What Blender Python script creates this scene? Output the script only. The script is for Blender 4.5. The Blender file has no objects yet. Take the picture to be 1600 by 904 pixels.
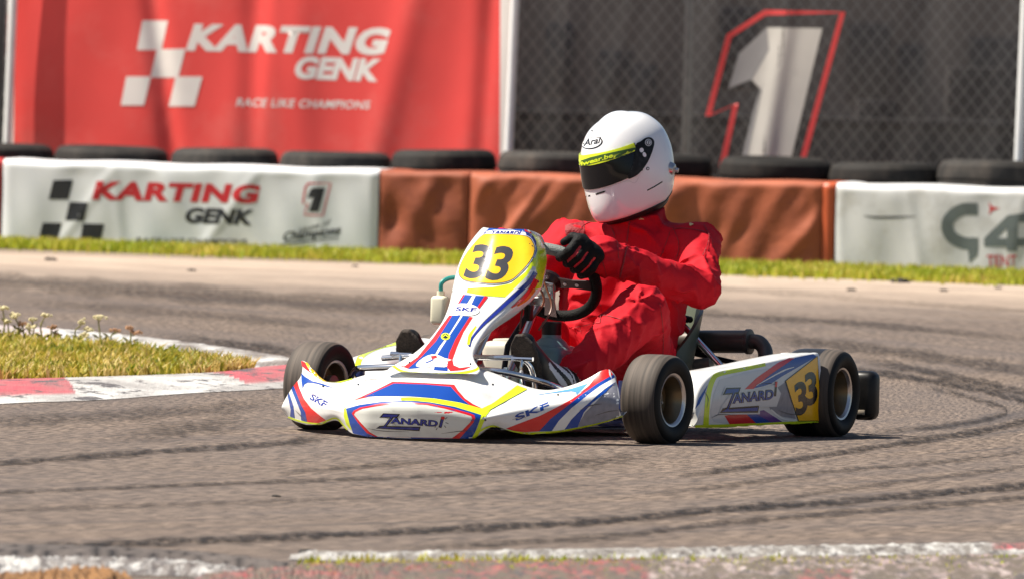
import bpy, bmesh, math, random
import numpy as np
from mathutils import Vector, Matrix
from mathutils.bvhtree import BVHTree
from mathutils.geometry import tessellate_polygon
random.seed(5); rng = np.random.default_rng(5)
R = math.radians
scn = bpy.context.scene
COL = scn.collection

# ------------------------------------------------------------------ camera
FPX = 16640.0; CAMH = 1.27; HORIZ = 35.0; ROLL = 0.0245
pitch = math.atan((452 - HORIZ) / FPX)
fw = np.array([0, math.cos(pitch), -math.sin(pitch)]); r0 = np.array([1., 0, 0]); u0 = np.cross(r0, fw)
CR = math.cos(ROLL) * r0 + math.sin(ROLL) * u0; CU = -math.sin(ROLL) * r0 + math.cos(ROLL) * u0; CF = fw
CAM = np.array([0, 0, CAMH])
cd = bpy.data.cameras.new('camera'); cam = bpy.data.objects.new('camera', cd); COL.objects.link(cam)
cd.sensor_width = 36; cd.lens = FPX / 1600 * 36; cd.clip_start = 1; cd.clip_end = 3000
M = Matrix.Identity(4)
for i in range(3):
    M[i][0] = CR[i]; M[i][1] = CU[i]; M[i][2] = -CF[i]; M[i][3] = CAM[i]
cam.matrix_world = M
cd.dof.use_dof = True; cd.dof.focus_distance = 32.6; cd.dof.aperture_fstop = 10.0
scn.camera = cam
# ------------------------------------------------------------------ world, sun, exposure
SUN_EL = 56.0; SUN_AZ = 5.0        # azimuth from due left (-X), positive = towards the far side
w = bpy.data.worlds.new('World'); scn.world = w; w.use_nodes = True
nt = w.node_tree; bg = nt.nodes['Background']
sky = nt.nodes.new('ShaderNodeTexSky'); sky.sky_type = 'NISHITA'; sky.sun_disc = False
sky.sun_elevation = R(SUN_EL); sky.sun_rotation = R(270 + SUN_AZ); sky.air_density = 1.0; sky.dust_density = 1.5
nt.links.new(sky.outputs[0], bg.inputs[0]); bg.inputs[1].default_value = 0.052
sd = bpy.data.lights.new('sun', 'SUN'); sd.energy = 5.0; sd.angle = R(0.5); sd.color = (1.0, 0.92, 0.80)
sun = bpy.data.objects.new('sun', sd); COL.objects.link(sun)
sdir = Vector((-math.cos(R(SUN_EL)) * math.cos(R(SUN_AZ)), math.cos(R(SUN_EL)) * math.sin(R(SUN_AZ)), math.sin(R(SUN_EL))))
sun.rotation_euler = sdir.to_track_quat('Z', 'Y').to_euler(); sun.location = (-20, 30, 30)
scn.view_settings.view_transform = 'Standard'; scn.view_settings.look = 'None'
scn.view_settings.exposure = 0.84; scn.view_settings.gamma = 1.0
scn.render.engine = 'CYCLES'
scn.cycles.max_bounces = 6; scn.cycles.transparent_max_bounces = 12

# ------------------------------------------------------------------ projection helpers
def ray(px, py): return CF + CR * (px - 800) / FPX + CU * (452 - py) / FPX
def ground(px, py, z=0.0):
    d = ray(px, py); return CAM + d * ((z - CAMH) / d[2])
def proj(p):
    d = np.asarray(p, float) - CAM; z = d @ CF
    return 800 + FPX * (d @ CR) / z, 452 - FPX * (d @ CU) / z
TH = R(24)
KF = np.array([-math.sin(TH), -math.cos(TH), 0]); KL = np.array([math.cos(TH), -math.sin(TH), 0]); KZ = np.array([0, 0, 1.])
K0 = np.array([0.3695, 33.5220, 0.0])
KM = Matrix.Identity(4)
for i in range(3):
    KM[i][0] = KF[i]; KM[i][1] = KL[i]; KM[i][2] = KZ[i]; KM[i][3] = K0[i]
KMI = KM.inverted()
def kw(p): return K0 + KF * p[0] + KL * p[1] + KZ * p[2]
def kp(f, l, z): return proj(kw((f, l, z)))
def kinv(px, py, **fx):
    d = ray(px, py); n = list(fx)[0]; B = dict(f=KF, l=KL, z=KZ); rem = [k for k in 'flz' if k != n]
    s = np.linalg.solve(np.stack([B[rem[0]], B[rem[1]], -d], 1), CAM - K0 - B[n] * fx[n])
    o = {rem[0]: s[0], rem[1]: s[1], n: fx[n]}
    return np.array([o['f'], o['l'], o['z']])
# wall line
WA = np.array([-2.59, 57.37, 0]); WD = np.array([5.13, -1.50, 0]); WD = WD / np.linalg.norm(WD)
WN = np.array([WD[1], -WD[0], 0])      # towards the camera
def wallpt(px, py, off=0.0):
    d = ray(px, py); P = WA - WN * off
    t = ((P - CAM) @ WN) / (d @ WN); return CAM + d * t
def ws(p): return (np.asarray(p) - WA) @ WD
def W(s, off, z): return WA + WD * s - WN * off + np.array([0, 0, z])

# ------------------------------------------------------------------ materials
MATS = {}
def L(n, a, b): n.links.new(a, b)
def mat(name, col, rough=0.5, metal=0.0, var=0.08, vscale=6.0, bump=0.0, bscale=40.0, coat=0.0, spec=0.5, dirt=None, dscale=5.0, damt=0.5, emis=None, vec=None):
    if name in MATS: return MATS[name]
    m = bpy.data.materials.new(name); m.use_nodes = True; n = m.node_tree; b = n.nodes['Principled BSDF']
    b.inputs['Roughness'].default_value = rough; b.inputs['Metallic'].default_value = metal
    b.inputs['Specular IOR Level'].default_value = spec; b.inputs['Coat Weight'].default_value = coat; b.inputs['Coat Roughness'].default_value = 0.08
    tc = n.nodes.new('ShaderNodeTexCoord'); src = tc.outputs['Object']
    if vec:
        mp = n.nodes.new('ShaderNodeMapping'); mp.inputs['Scale'].default_value = vec; L(n, src, mp.inputs[0]); src = mp.outputs[0]
    nz = n.nodes.new('ShaderNodeTexNoise'); nz.inputs['Scale'].default_value = vscale; nz.inputs['Detail'].default_value = 5
    L(n, src, nz.inputs['Vector'])
    mx = n.nodes.new('ShaderNodeMix'); mx.data_type = 'RGBA'
    c = np.array(col)
    mx.inputs[6].default_value = (*np.clip(c * (1 - var * 2), 0, 1), 1); mx.inputs[7].default_value = (*np.clip(c * (1 + var * 2), 0, 1), 1)
    L(n, nz.outputs[0], mx.inputs[0]); out = mx.outputs[2]
    if dirt:
        nd = n.nodes.new('ShaderNodeTexNoise'); nd.inputs['Scale'].default_value = dscale; nd.inputs['Detail'].default_value = 8; nd.inputs['Roughness'].default_value = .7
        L(n, src, nd.inputs['Vector'])
        mr = n.nodes.new('ShaderNodeMapRange'); mr.inputs[1].default_value = .5; mr.inputs[2].default_value = .75; mr.inputs[4].default_value = damt
        L(n, nd.outputs[0], mr.inputs[0])
        m2 = n.nodes.new('ShaderNodeMix'); m2.data_type = 'RGBA'; m2.inputs[7].default_value = (*dirt, 1)
        L(n, mr.outputs[0], m2.inputs[0]); L(n, out, m2.inputs[6]); out = m2.outputs[2]
    L(n, out, b.inputs['Base Color'])
    if bump:
        nb = n.nodes.new('ShaderNodeTexNoise'); nb.inputs['Scale'].default_value = bscale; nb.inputs['Detail'].default_value = 4
        L(n, src, nb.inputs['Vector'])
        bp = n.nodes.new('ShaderNodeBump'); bp.inputs['Strength'].default_value = bump; bp.inputs['Distance'].default_value = 0.01
        L(n, nb.outputs[0], bp.inputs['Height']); L(n, bp.outputs[0], b.inputs['Normal'])
    MATS[name] = m; return m
def translucent(m, fac):
    n = m.node_tree; b = n.nodes['Principled BSDF']; o = n.nodes['Material Output']
    t = n.nodes.new('ShaderNodeBsdfTransparent'); mx = n.nodes.new('ShaderNodeMixShader'); mx.inputs[0].default_value = fac
    L(n, b.outputs[0], mx.inputs[1]); L(n, t.outputs[0], mx.inputs[2]); L(n, mx.outputs[0], o.inputs[0]); return m

WHITE = (.80, .80, .78); BLUE = (.004, .055, .33); RED = (.66, .010, .016); LIME = (.66, .80, .015); YEL = (.92, .54, .010); BLK = (.005, .005, .006); NAVY = (.014, .026, .24)
def gl(name, col, **k): return mat(name, col, rough=k.pop('rough', .22), coat=k.pop('coat', .4), var=k.pop('var', .03), **k)
m_white = gl('white bodywork plastic', WHITE, dirt=(.46, .43, .38), dscale=16, damt=.45)
m_blue = gl('blue vinyl graphic', BLUE); m_red = gl('red vinyl graphic', RED); m_lime = gl('lime vinyl graphic', LIME); m_yel = gl('yellow number panel', YEL)
m_black = gl('black vinyl graphic', BLK); m_navy = gl('navy vinyl graphic', NAVY); m_silver = gl('silver vinyl graphic', (.62, .63, .64)); m_orange = gl('orange vinyl graphic', (.85, .22, .02))
m_worn_shade = gl('worn and shaded grey graphic', (.24, .24, .28), rough=.5, var=.2, vscale=60, dirt=(.22, .21, .22), dscale=120, damt=.8); m_char = gl('charcoal digit vinyl', (.055, .055, .06)); m_purple = gl('purple vinyl graphic', (.12, .04, .25))
m_cream = gl('scuffed panel white', (.66, .67, .62), dirt=(.42, .41, .37), dscale=14, damt=.5)
m_scuff = mat('black rub mark', (.10, .09, .085), .6, var=.3, vscale=60); m_amber = gl('amber number sticker', (.98, .50, .004)); m_sky = gl('light blue graphic', (.10, .32, .62)); m_orred = gl('bright red graphic', (.72, .022, .020))
KG = [m_white, m_blue, m_red, m_lime, m_yel, m_black, m_navy, m_silver, m_orange, m_worn_shade, m_char, m_purple, m_cream, m_sky, m_orred, m_scuff, m_amber]
G = dict(white=0, blue=1, red=2, lime=3, yel=4, black=5, navy=6, silver=7, orange=8, worn=9, char=10, purple=11, cream=12, sky=13, orred=14, scuff=15, amber=16)  # worn: m_worn_shade, wear with shade put into the grey

# ------------------------------------------------------------------ mesh builder
def nrm(v): v = np.asarray(v, float); return v / (np.linalg.norm(v) + 1e-12)
def catmull(pts, n=6, closed=False):
    P = [np.asarray(p, float) for p in pts]; out = []; N = len(P)
    for i in range(N if closed else N - 1):
        if closed: a, b, c, d = P[i - 1], P[i], P[(i + 1) % N], P[(i + 2) % N]
        else: a = P[i - 1] if i else 2 * P[0] - P[1]; b, c = P[i], P[i + 1]; d = P[i + 2] if i + 2 < N else 2 * P[-1] - P[-2]
        for k in range(n):
            t = k / n
            out.append(.5 * ((2 * b) + (c - a) * t + (2 * a - 5 * b + 4 * c - d) * t * t + (3 * b - a - 3 * c + d) * t ** 3))
    if not closed: out.append(P[-1])
    return out
class MB:
    def __init__(s): s.v = []; s.f = []; s.m = []
    def add(s, v, f, mi=0):
        o = len(s.v); s.v += [tuple(float(c) for c in p) for p in v]; s.f += [tuple(i + o for i in q) for q in f]; s.m += [mi] * len(f) if isinstance(mi, int) else list(mi)
    def grid(s, P, mi=0, cu=False, cv=False):
        nu, nv = len(P), len(P[0]); f = []
        for i in range(nu if cu else nu - 1):
            for j in range(nv if cv else nv - 1):
                i2, j2 = (i + 1) % nu, (j + 1) % nv
                f.append((i * nv + j, i2 * nv + j, i2 * nv + j2, i * nv + j2))
        s.add([p for r in P for p in r], f, mi)
    def tube(s, path, r, seg=12, mi=0, cap=True, smooth=0):
        if smooth: path = catmull(path, smooth)
        path = [np.asarray(p, float) for p in path]; n = len(path)
        rr = r if hasattr(r, '__len__') else [r] * n
        if len(rr) != n: rr = np.interp(np.linspace(0, 1, n), np.linspace(0, 1, len(rr)), rr)
        rings = []; t0 = None; up = None
        for i in range(n):
            t = nrm(path[min(i + 1, n - 1)] - path[max(i - 1, 0)])
            if up is None: up = np.cross(t, [0, 0, 1]) if abs(t[2]) < .9 else np.cross(t, [1, 0, 0])
            up = nrm(up - t * (up @ t)); b = np.cross(t, up)
            rings.append([path[i] + rr[i] * (math.cos(a) * up + math.sin(a) * b) for a in np.linspace(0, 2 * math.pi, seg, endpoint=False)])
        o = len(s.v); s.grid(rings, mi, cv=True)
        if cap:
            s.f.append(tuple(o + k for k in reversed(range(seg)))); s.m.append(mi)
            s.f.append(tuple(o + (n - 1) * seg + k for k in range(seg))); s.m.append(mi)
    def lathe(s, prof, org, axis, seg=40, mi=0, closed=False):
        axis = nrm(axis); a = nrm(np.cross(axis, [0, 0, 1]) if abs(axis[2]) < .9 else np.cross(axis, [1, 0, 0])); b = np.cross(axis, a); org = np.asarray(org, float)
        rings = [[org + axis * h + r * (math.cos(t) * a + math.sin(t) * b) for r, h in prof] for t in np.linspace(0, 2 * math.pi, seg, endpoint=False)]
        mm = mi
        if not isinstance(mi, int):
            k = len(prof) if closed else len(prof) - 1; mm = [mi[j] for i in range(seg) for j in range(k)]
        s.grid(rings, mm, cu=True, cv=closed)
    def box(s, c, size, frame=None, bev=.004, mi=0, seg=2):
        bm = bmesh.new(); bmesh.ops.create_cube(bm, size=1)
        for v in bm.verts: v.co = Vector((v.co.x * size[0], v.co.y * size[1], v.co.z * size[2]))
        if bev: bmesh.ops.bevel(bm, geom=bm.edges[:], offset=bev, segments=seg, affect='EDGES', profile=.5)
        fr = np.eye(3) if frame is None else np.asarray(frame)
        bm.verts.index_update()
        s.add([np.asarray(c) + fr[0] * v.co.x + fr[1] * v.co.y + fr[2] * v.co.z for v in bm.verts], [tuple(v.index for v in f.verts) for f in bm.faces], mi); bm.free()
    def ball(s, c, r, seg=16, mi=0, frame=None):
        rr = np.array(r if hasattr(r, '__len__') else [r] * 3); fr = np.eye(3) if frame is None else np.asarray(frame)
        P = [[np.asarray(c) + (np.array([math.sin(a) * math.cos(b), math.sin(a) * math.sin(b), math.cos(a)]) * rr) @ fr for b in np.linspace(0, 2 * math.pi, seg, endpoint=False)] for a in np.linspace(.001, math.pi - .001, seg // 2 + 1)]
        s.grid(P, mi, cv=True)
    def prism(s, poly, thick, org, ex, ey, mi=0):
        ex = np.asarray(ex, float); ey = np.asarray(ey, float); n = nrm(np.cross(ex, ey)); k = len(poly)
        v = [np.asarray(org) + ex * x + ey * y for x, y in poly] + [np.asarray(org) + ex * x + ey * y - n * thick for x, y in poly]
        f = [tuple(range(k)), tuple(reversed(range(k, 2 * k)))] + [(i, i + k, (i + 1) % k + k, (i + 1) % k) for i in range(k)]
        s.add(v, f, mi)
    def bvh(s): return BVHTree.FromPolygons([Vector(v) for v in s.v], s.f)
    def build(s, name, mats, parent=None, smooth=True, angle=35, origin=None, loc=None, weld=False):
        me = bpy.data.meshes.new(name); v = s.v
        if origin is not None: v = [tuple(np.asarray(p) - origin) for p in v]
        me.from_pydata(v, [], s.f)
        for m in (mats if isinstance(mats, list) else [mats]): me.materials.append(m)
        me.polygons.foreach_set('material_index', s.m)
        me.polygons.foreach_set('use_smooth', [smooth] * len(s.f))
        me.validate(); me.update()
        if smooth and angle: me.set_sharp_from_angle(angle=R(angle))
        o = bpy.data.objects.new(name, me); COL.objects.link(o)
        if parent: o.parent = parent
        if origin is not None and loc is not False: o.location = origin if loc is None else loc
        return o
def tag(o, label=None, cat=None, group=None, kind=None):
    for k, v in (('label', label), ('category', cat), ('group', group), ('kind', kind)):
        if v: o[k] = v
    return o
def empty(name, mw, **k):
    o = bpy.data.objects.new(name, None); COL.objects.link(o); o.empty_display_size = .1; o.matrix_world = mw; return tag(o, **k)

# ------------------------------------------------------------------ surface graphics: flat shapes laid onto a part's own surface
class Deco:
    """collects printed shapes lying on the surface of a part, later merged into that part's mesh"""
    def __init__(s, mb, inv=None, step=7.0, base=.0007, lift=.00027):
        s.mb = mb; s.bvh = mb.bvh(); s.inv = inv; s.step = step; s.off = base; s.lift = lift * 1.4; s.new = MB()
        s.o = Vector(CAM) if inv is None else inv @ Vector(CAM); s.lev = {}
    def hit(s, x, y, ref):
        d = Vector(ray(x, y)); d = d if s.inv is None else (s.inv.to_3x3() @ d); d.normalize()
        loc, n, i, t = s.bvh.ray_cast(s.o, d)
        if loc is None:
            if ref is None: return None
            for rr in (.5, 1, 1.7, 2.5, 3.5, 5, 7, 9):
                for k in range(16):
                    q = s.hit(x + rr * math.cos(k * .3927), y + rr * math.sin(k * .3927), None)
                    if q: return q
            return None
        if n.dot(d) > 0: n = -n
        return loc, n, (loc - s.o).length
    def lay(s, verts, faces, mi, step=None, off=None):
        step = step or s.step
        bm = bmesh.new(); vv = [bm.verts.new((x, y, 0)) for x, y in verts]
        for f in faces:
            try: bm.faces.new([vv[i] for i in f])
            except ValueError: pass
        bmesh.ops.triangulate(bm, faces=bm.faces[:])
        xs = [v.co.x for v in bm.verts]; ys = [v.co.y for v in bm.verts]
        for lo, hi, ax in ((min(xs), max(xs), 0), (min(ys), max(ys), 1)):
            k = lo + step
            while k < hi - .3:
                nv = [0, 0, 0]; nv[ax] = 1; co = [0, 0, 0]; co[ax] = k
                bmesh.ops.bisect_plane(bm, geom=bm.verts[:] + bm.edges[:] + bm.faces[:], plane_co=co, plane_no=nv); k += step
        cells = set()
        for f in bm.faces:
            co = [(v.co.x, v.co.y) for v in f.verts]; c = (sum(a for a, b in co) / len(co), sum(b for a, b in co) / len(co))
            for a, b in co: cells.add((int((a * .85 + c[0] * .15) // 2), int((b * .85 + c[1] * .15) // 2)))
            cells.add((int(c[0] // 2), int(c[1] // 2)))
            x0, x1 = min(a for a, b in co), max(a for a, b in co); y0, y1 = min(b for a, b in co), max(b for a, b in co)
            if x1 - x0 > 3 or y1 - y0 > 3:
                for gx in np.arange(x0 + 1, x1, 2):
                    for gy in np.arange(y0 + 1, y1, 2):
                        sg = [(co[i - 1][0] - gx) * (co[i][1] - gy) - (co[i - 1][1] - gy) * (co[i][0] - gx) for i in range(len(co))]
                        if all(q >= 0 for q in sg) or all(q <= 0 for q in sg): cells.add((int(gx // 2), int(gy // 2)))
        lv = 1 + max((s.lev.get(c, 0) for c in cells), default=0)
        for c in cells: s.lev[c] = max(lv, s.lev.get(c, 0))
        off = s.off + s.lift * (lv - 1)
        bm.verts.index_update(); hits = [s.hit(v.co.x, v.co.y, None) for v in bm.verts]
        good = [h[2] for h in hits if h]
        if not good: bm.free(); return
        ref = float(np.median(good)); pts = []
        for v, h in zip(bm.verts, hits):
            if h is None: h = s.hit(v.co.x, v.co.y, ref)
            pts.append(h[0] + h[1] * off if h else None)
        ed = lambda f: 9 if any(pts[i] is None for i in f) else max((pts[f[i]] - pts[f[i - 1]]).length for i in range(len(f)))
        fs = [tuple(v.index for v in reversed(f.verts)) for f in bm.faces]
        fs = [f for f in fs if ed(f) < .12 * max(1, ref / 33)]
        s.new.add([p if p is not None else (0, 0, 0) for p in pts], fs, mi); bm.free()
    def poly(s, pts, mi, smooth=0, step=None):
        if smooth: pts = [tuple(p) for p in catmull(pts, smooth, True)]
        s.lay(pts, [tuple(t) for t in tessellate_polygon([[Vector((p[0], p[1], 0)) for p in pts]])], mi, step)
    def stroke(s, pts, w, mi, smooth=4, closed=False, step=None):
        P = catmull(pts, smooth, closed) if smooth else [np.asarray(p, float) for p in pts]
        n = len(P); ww = w if hasattr(w, '__len__') else [w, w]
        ww = np.interp(np.linspace(0, 1, n), np.linspace(0, 1, len(ww)), ww); v = []
        for i in range(n):
            a = P[i - 1] if (i or closed) else P[0]; b = P[(i + 1) % n] if (i < n - 1 or closed) else P[-1]
            t = nrm(b - a); q = np.array([-t[1], t[0]]) * ww[i] / 2
            v += [tuple(P[i] + q), tuple(P[i] - q)]
        f = [(2 * i, 2 * i + 1, (2 * i + 3) % (2 * n), (2 * i + 2) % (2 * n)) for i in range(n if closed else n - 1)]
        s.lay(v, f, mi, step)
    def disc(s, c, rx, ry, mi, rot=0, n=20):
        s.poly([(c[0] + rx * math.cos(a) * math.cos(rot) - ry * math.sin(a) * math.sin(rot), c[1] + rx * math.cos(a) * math.sin(rot) + ry * math.sin(a) * math.cos(rot)) for a in np.linspace(0, 2 * math.pi, n, endpoint=False)], mi)
    def text(s, body, O, X, Y, mi, weight=.0, step=None, space=1.0):
        v, f = glyphs(body, weight, space); O, X, Y = (np.array(q, float) for q in (O, X, Y))
        s.lay([tuple(O + X * a + Y * b) for a, b in v], f, mi, step)
    def done(s): s.mb.add(s.new.v, s.new.f, s.new.m)
GC = {}
def glyphs(body, weight, space=1.0):
    k = (body, weight, space)
    if k in GC: return GC[k]
    c = bpy.data.curves.new('lettering', 'FONT'); c.body = body; c.offset = weight; c.fill_mode = 'FRONT'; c.resolution_u = 4; c.space_character = space
    o = bpy.data.objects.new('lettering', c); COL.objects.link(o); bpy.context.view_layer.update()
    me = bpy.data.meshes.new_from_object(o.evaluated_get(bpy.context.evaluated_depsgraph_get()))
    v = np.array([x.co[:2] for x in me.vertices]); f = [tuple(p.vertices) for p in me.polygons]
    bpy.data.objects.remove(o); bpy.data.curves.remove(c); bpy.data.meshes.remove(me)
    lo, hi = v.min(0), v.max(0); v = (v - lo) / (hi - lo); GC[k] = (v, f); return GC[k]
def Z(o, s):            # converts readings on an enlarged view to photograph coordinates
    return lambda pts: [(o[0] + x * s, o[1] + y * s) for x, y in pts]
def ZV(s): return lambda v: (v[0] * s, v[1] * s)

#==================================================================== SETTING
def struct(o): o['kind'] = 'structure'; return o
def poly_sheet(name, pts, z, m, kind='structure'):
    mb = MB(); bm = bmesh.new(); bm.faces.new([bm.verts.new((p[0], p[1], z)) for p in pts]); bmesh.ops.triangulate(bm, faces=bm.faces[:])
    bm.verts.index_update(); mb.add([v.co for v in bm.verts], [tuple(v.index for v in f.verts) for f in bm.faces]); bm.free()
    for i, f in enumerate(mb.f):
        a, b, c = (np.array(mb.v[k]) for k in f)
        if np.cross(b - a, c - a)[2] < 0: mb.f[i] = f[::-1]
    o = mb.build(name, m, smooth=False); o['kind'] = kind; return o
m_dirt = mat('dry dirt', (.26, .20, .15), .95, var=.2, vscale=.8, bump=.3, bscale=8)
g = MB(); g.grid([[(x, y, 0) for y in (-60, 0, 40, 80, 200, 1500)] for x in (-900, -60, 0, 60, 900)]); g.f = [f[::-1] for f in g.f]; struct(g.build('ground', m_dirt, smooth=False))

def asphalt_mat():
    m = bpy.data.materials.new('worn asphalt'); m.use_nodes = True; n = m.node_tree; b = n.nodes['Principled BSDF']; N = n.nodes.new
    geo = N('ShaderNodeNewGeometry'); sep = N('ShaderNodeSeparateXYZ'); L(n, geo.outputs['Position'], sep.inputs[0])
    def mth(op, a, c=None, c2=None):
        q = N('ShaderNodeMath'); q.operation = op
        for i, x in enumerate((a, c, c2)):
            if x is None: continue
            if isinstance(x, (int, float)): q.inputs[i].default_value = x
            else: L(n, x, q.inputs[i])
        return q.outputs[0]
    dx = mth('ADD', sep.outputs[0], 12.6); dy = mth('ADD', sep.outputs[1], -38.0)
    d = mth('SQRT', mth('ADD', mth('MULTIPLY', dx, dx), mth('MULTIPLY', dy, dy))); ang = mth('ARCTAN2', dy, dx)
    # the driving line is a bend about one centre: streaks follow it
    def noise(kd, ka, det=3, rough=.5, off=0.):
        cv = N('ShaderNodeCombineXYZ'); L(n, mth('MULTIPLY', d, kd), cv.inputs[0]); L(n, mth('MULTIPLY', ang, ka), cv.inputs[1]); cv.inputs[2].default_value = off
        t = N('ShaderNodeTexNoise'); t.inputs['Scale'].default_value = 1; t.inputs['Detail'].default_value = det; t.inputs['Roughness'].default_value = rough
        L(n, cv.outputs[0], t.inputs['Vector']); return t.outputs[0]
    def ramp(x, a, c, lo=0., hi=1.):
        q = N('ShaderNodeMapRange'); q.inputs[1].default_value = a; q.inputs[2].default_value = c; q.inputs[3].default_value = lo; q.inputs[4].default_value = hi; L(n, x, q.inputs[0]); return q.outputs[0]
    def mix(f, a, c):
        q = N('ShaderNodeMix'); q.data_type = 'RGBA'
        for i, x in ((0, f), (6, a), (7, c)):
            if isinstance(x, tuple): q.inputs[i].default_value = (*x, 1)
            elif isinstance(x, float): q.inputs[i].default_value = x
            else: L(n, x, q.inputs[i])
        return q.outputs[2]
    grain = noise(85, 210, 2, .6); broad = noise(1.3, 5, 3, .5, 3.); fine = noise(7.0, 9.0, 5, .65, 7.); marks = noise(4.6, 1.6, 4, .6, 11.)
    thin = noise(13.0, 2.2, 3, .6, 17.)
    c = mix(ramp(grain, .40, .60), (.029, .021, .017), (.288, .218, .168))
    mid = noise(22, 48, 3, .6, 41.); c = mix(ramp(mid, .40, .66, 0., .45), c, (.078, .060, .052))
    c = mix(ramp(broad, .40, .62, 0., .30), c, (.10, .088, .088))
    c = mix(ramp(fine, .46, .70, 0., .55), c, (.075, .062, .060))
    c = mix(ramp(marks, .60, .70, 0., .5), c, (.040, .037, .040))
    c = mix(ramp(thin, .60, .70, 0., .65), c, (.045, .040, .042))
    # dust off the racing line, towards the barrier, with ragged edges
    wall = mth('ADD', mth('MULTIPLY', sep.outputs[1], .983), mth('MULTIPLY', sep.outputs[0], .184))
    rag = mth('MULTIPLY', mth('ADD', noise(1.6, 9, 4, .6, 23.), -.5), 7.0)
    dust = ramp(mth('ADD', wall, rag), 46.5, 53.0, 0., .92)
    gz = noise(14, 60, 3, .6, 31.)
    c = mix(dust, c, mix(ramp(gz, .3, .7), (.34, .265, .205), (.54, .43, .34)))
    L(n, c, b.inputs['Base Color']); b.inputs['Roughness'].default_value = .85; b.inputs['Specular IOR Level'].default_value = .3
    bp = N('ShaderNodeBump'); bp.inputs['Strength'].default_value = .35; bp.inputs['Distance'].default_value = .012; L(n, grain, bp.inputs['Height']); L(n, bp.outputs[0], b.inputs['Normal'])
    return m
m_asph = asphalt_mat()
poly_sheet('track', [(-60, 18), (60, 18), (60, 43.5), (3.1, 54.2), (-3.4, 55.5), (-60, 66)], .004, m_asph)

# --- rubber laid down by tyres: thin patchy strips following the driving lines
def marks_mat():
    m = bpy.data.materials.new('laid rubber'); m.use_nodes = True; n = m.node_tree; b = n.nodes['Principled BSDF']; N = n.nodes.new
    b.inputs['Base Color'].default_value = (.016, .013, .012, 1); b.inputs['Roughness'].default_value = .75; b.inputs['Specular IOR Level'].default_value = .2
    at = N('ShaderNodeAttribute'); at.attribute_name = 'paint'; sx = N('ShaderNodeSeparateColor'); L(n, at.outputs['Color'], sx.inputs[0])
    geo = N('ShaderNodeNewGeometry'); mp = N('ShaderNodeMapping'); mp.inputs['Scale'].default_value = (34, 5, 1); L(n, geo.outputs['Position'], mp.inputs[0])
    t = N('ShaderNodeTexNoise'); t.inputs['Scale'].default_value = 1; t.inputs['Detail'].default_value = 4; t.inputs['Roughness'].default_value = .65; L(n, mp.outputs[0], t.inputs['Vector'])
    q = N('ShaderNodeMapRange'); q.inputs[1].default_value = .36; q.inputs[2].default_value = .60; q.inputs[3].default_value = .12; L(n, t.outputs[0], q.inputs[0])
    mu = N('ShaderNodeMath'); mu.operation = 'MULTIPLY'; L(n, sx.outputs[0], mu.inputs[0]); L(n, q.outputs[0], mu.inputs[1])
    L(n, mu.outputs[0], b.inputs['Alpha']); return m
TM = [([(-80, 727), (0, 722), (227, 705), (432, 691), (520, 680)], 13, .75), ([(159, 686), (296, 668), (398, 657)], 24, .45), ([(-80, 772), (0, 768), (256, 757), (597, 745), (800, 735), (1000, 722)], 8, .6), ([(-80, 862), (0, 857), (239, 845), (432, 838), (800, 820), (967, 810), (1134, 793), (1274, 785), (1413, 773), (1600, 757), (1700, 746)], 16, .9), ([(600, 856), (800, 846), (967, 835), (1079, 821), (1246, 805), (1430, 790), (1600, 775), (1700, 764)], 13, .6),
      ([(1050, 743), (1157, 729), (1302, 707), (1413, 690), (1525, 673), (1600, 656), (1625, 640), (1590, 622), (1520, 605), (1400, 585), (1290, 570)], 11, .8), ([(1680, 632), (1600, 612), (1525, 595), (1441, 578), (1330, 558)], 13, .7), ([(1200, 526), (1274, 534), (1413, 550), (1525, 567), (1700, 592)], 17, .55), ([(1000, 480), (1079, 486), (1190, 495), (1357, 506), (1700, 538)], 10, .5),
      ([(1340, 676), (1470, 664), (1552, 651), (1572, 638), (1525, 622), (1430, 598)], 8, .6), ([(1000, 772), (1134, 757), (1302, 734), (1469, 720), (1700, 692)], 9, .5), ([(760, 722), (860, 720), (940, 718), (1023, 707)], 18, .5), ([(-80, 434), (0, 438), (170, 450), (398, 464), (671, 481), (800, 489)], 26, .5), ([(236, 522), (398, 541), (500, 556)], 15, .7), ([(420, 737), (512, 731), (800, 708)], 10, .5), ([(-80, 800), (100, 792), (400, 782), (700, 770), (1000, 752)], 9, .35), ([(-80, 660), (100, 652), (300, 640), (440, 628)], 18, .4), ([(1120, 800), (1300, 765), (1500, 740), (1700, 715)], 10, .45), ([(0, 470), (200, 482), (420, 500), (600, 515)], 14, .35), ([(900, 440), (1200, 455), (1500, 478), (1700, 492)], 9, .25)]
mb = MB(); al = []
for pts, wd, st in TM:
    C_ = catmull(pts, 14); P = []
    for i, c in enumerate(C_):
        e = min(1, i / 10, (len(C_) - 1 - i) / 10); wv = 1 + .35 * math.sin(i * .9) * math.sin(i * .37 + wd); row = []
        for j in range(7):
            v = (j - 3) / 3; p = ground(c[0], c[1] + v * wd * (.44 if c[1] > 690 else .60) * wv, .0075); row.append(p); al.append(min(1, st * .95) * e * (1 - abs(v) ** 2.6))
        P.append(row)
    mb.grid(P)
o = mb.build('tyre_marks', marks_mat(), smooth=False); a_ = o.data.color_attributes.new('paint', 'FLOAT_COLOR', 'POINT')
for i, x in enumerate(al): a_.data[i].color = (x, x, x, 1)
o['kind'] = 'structure'
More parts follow.
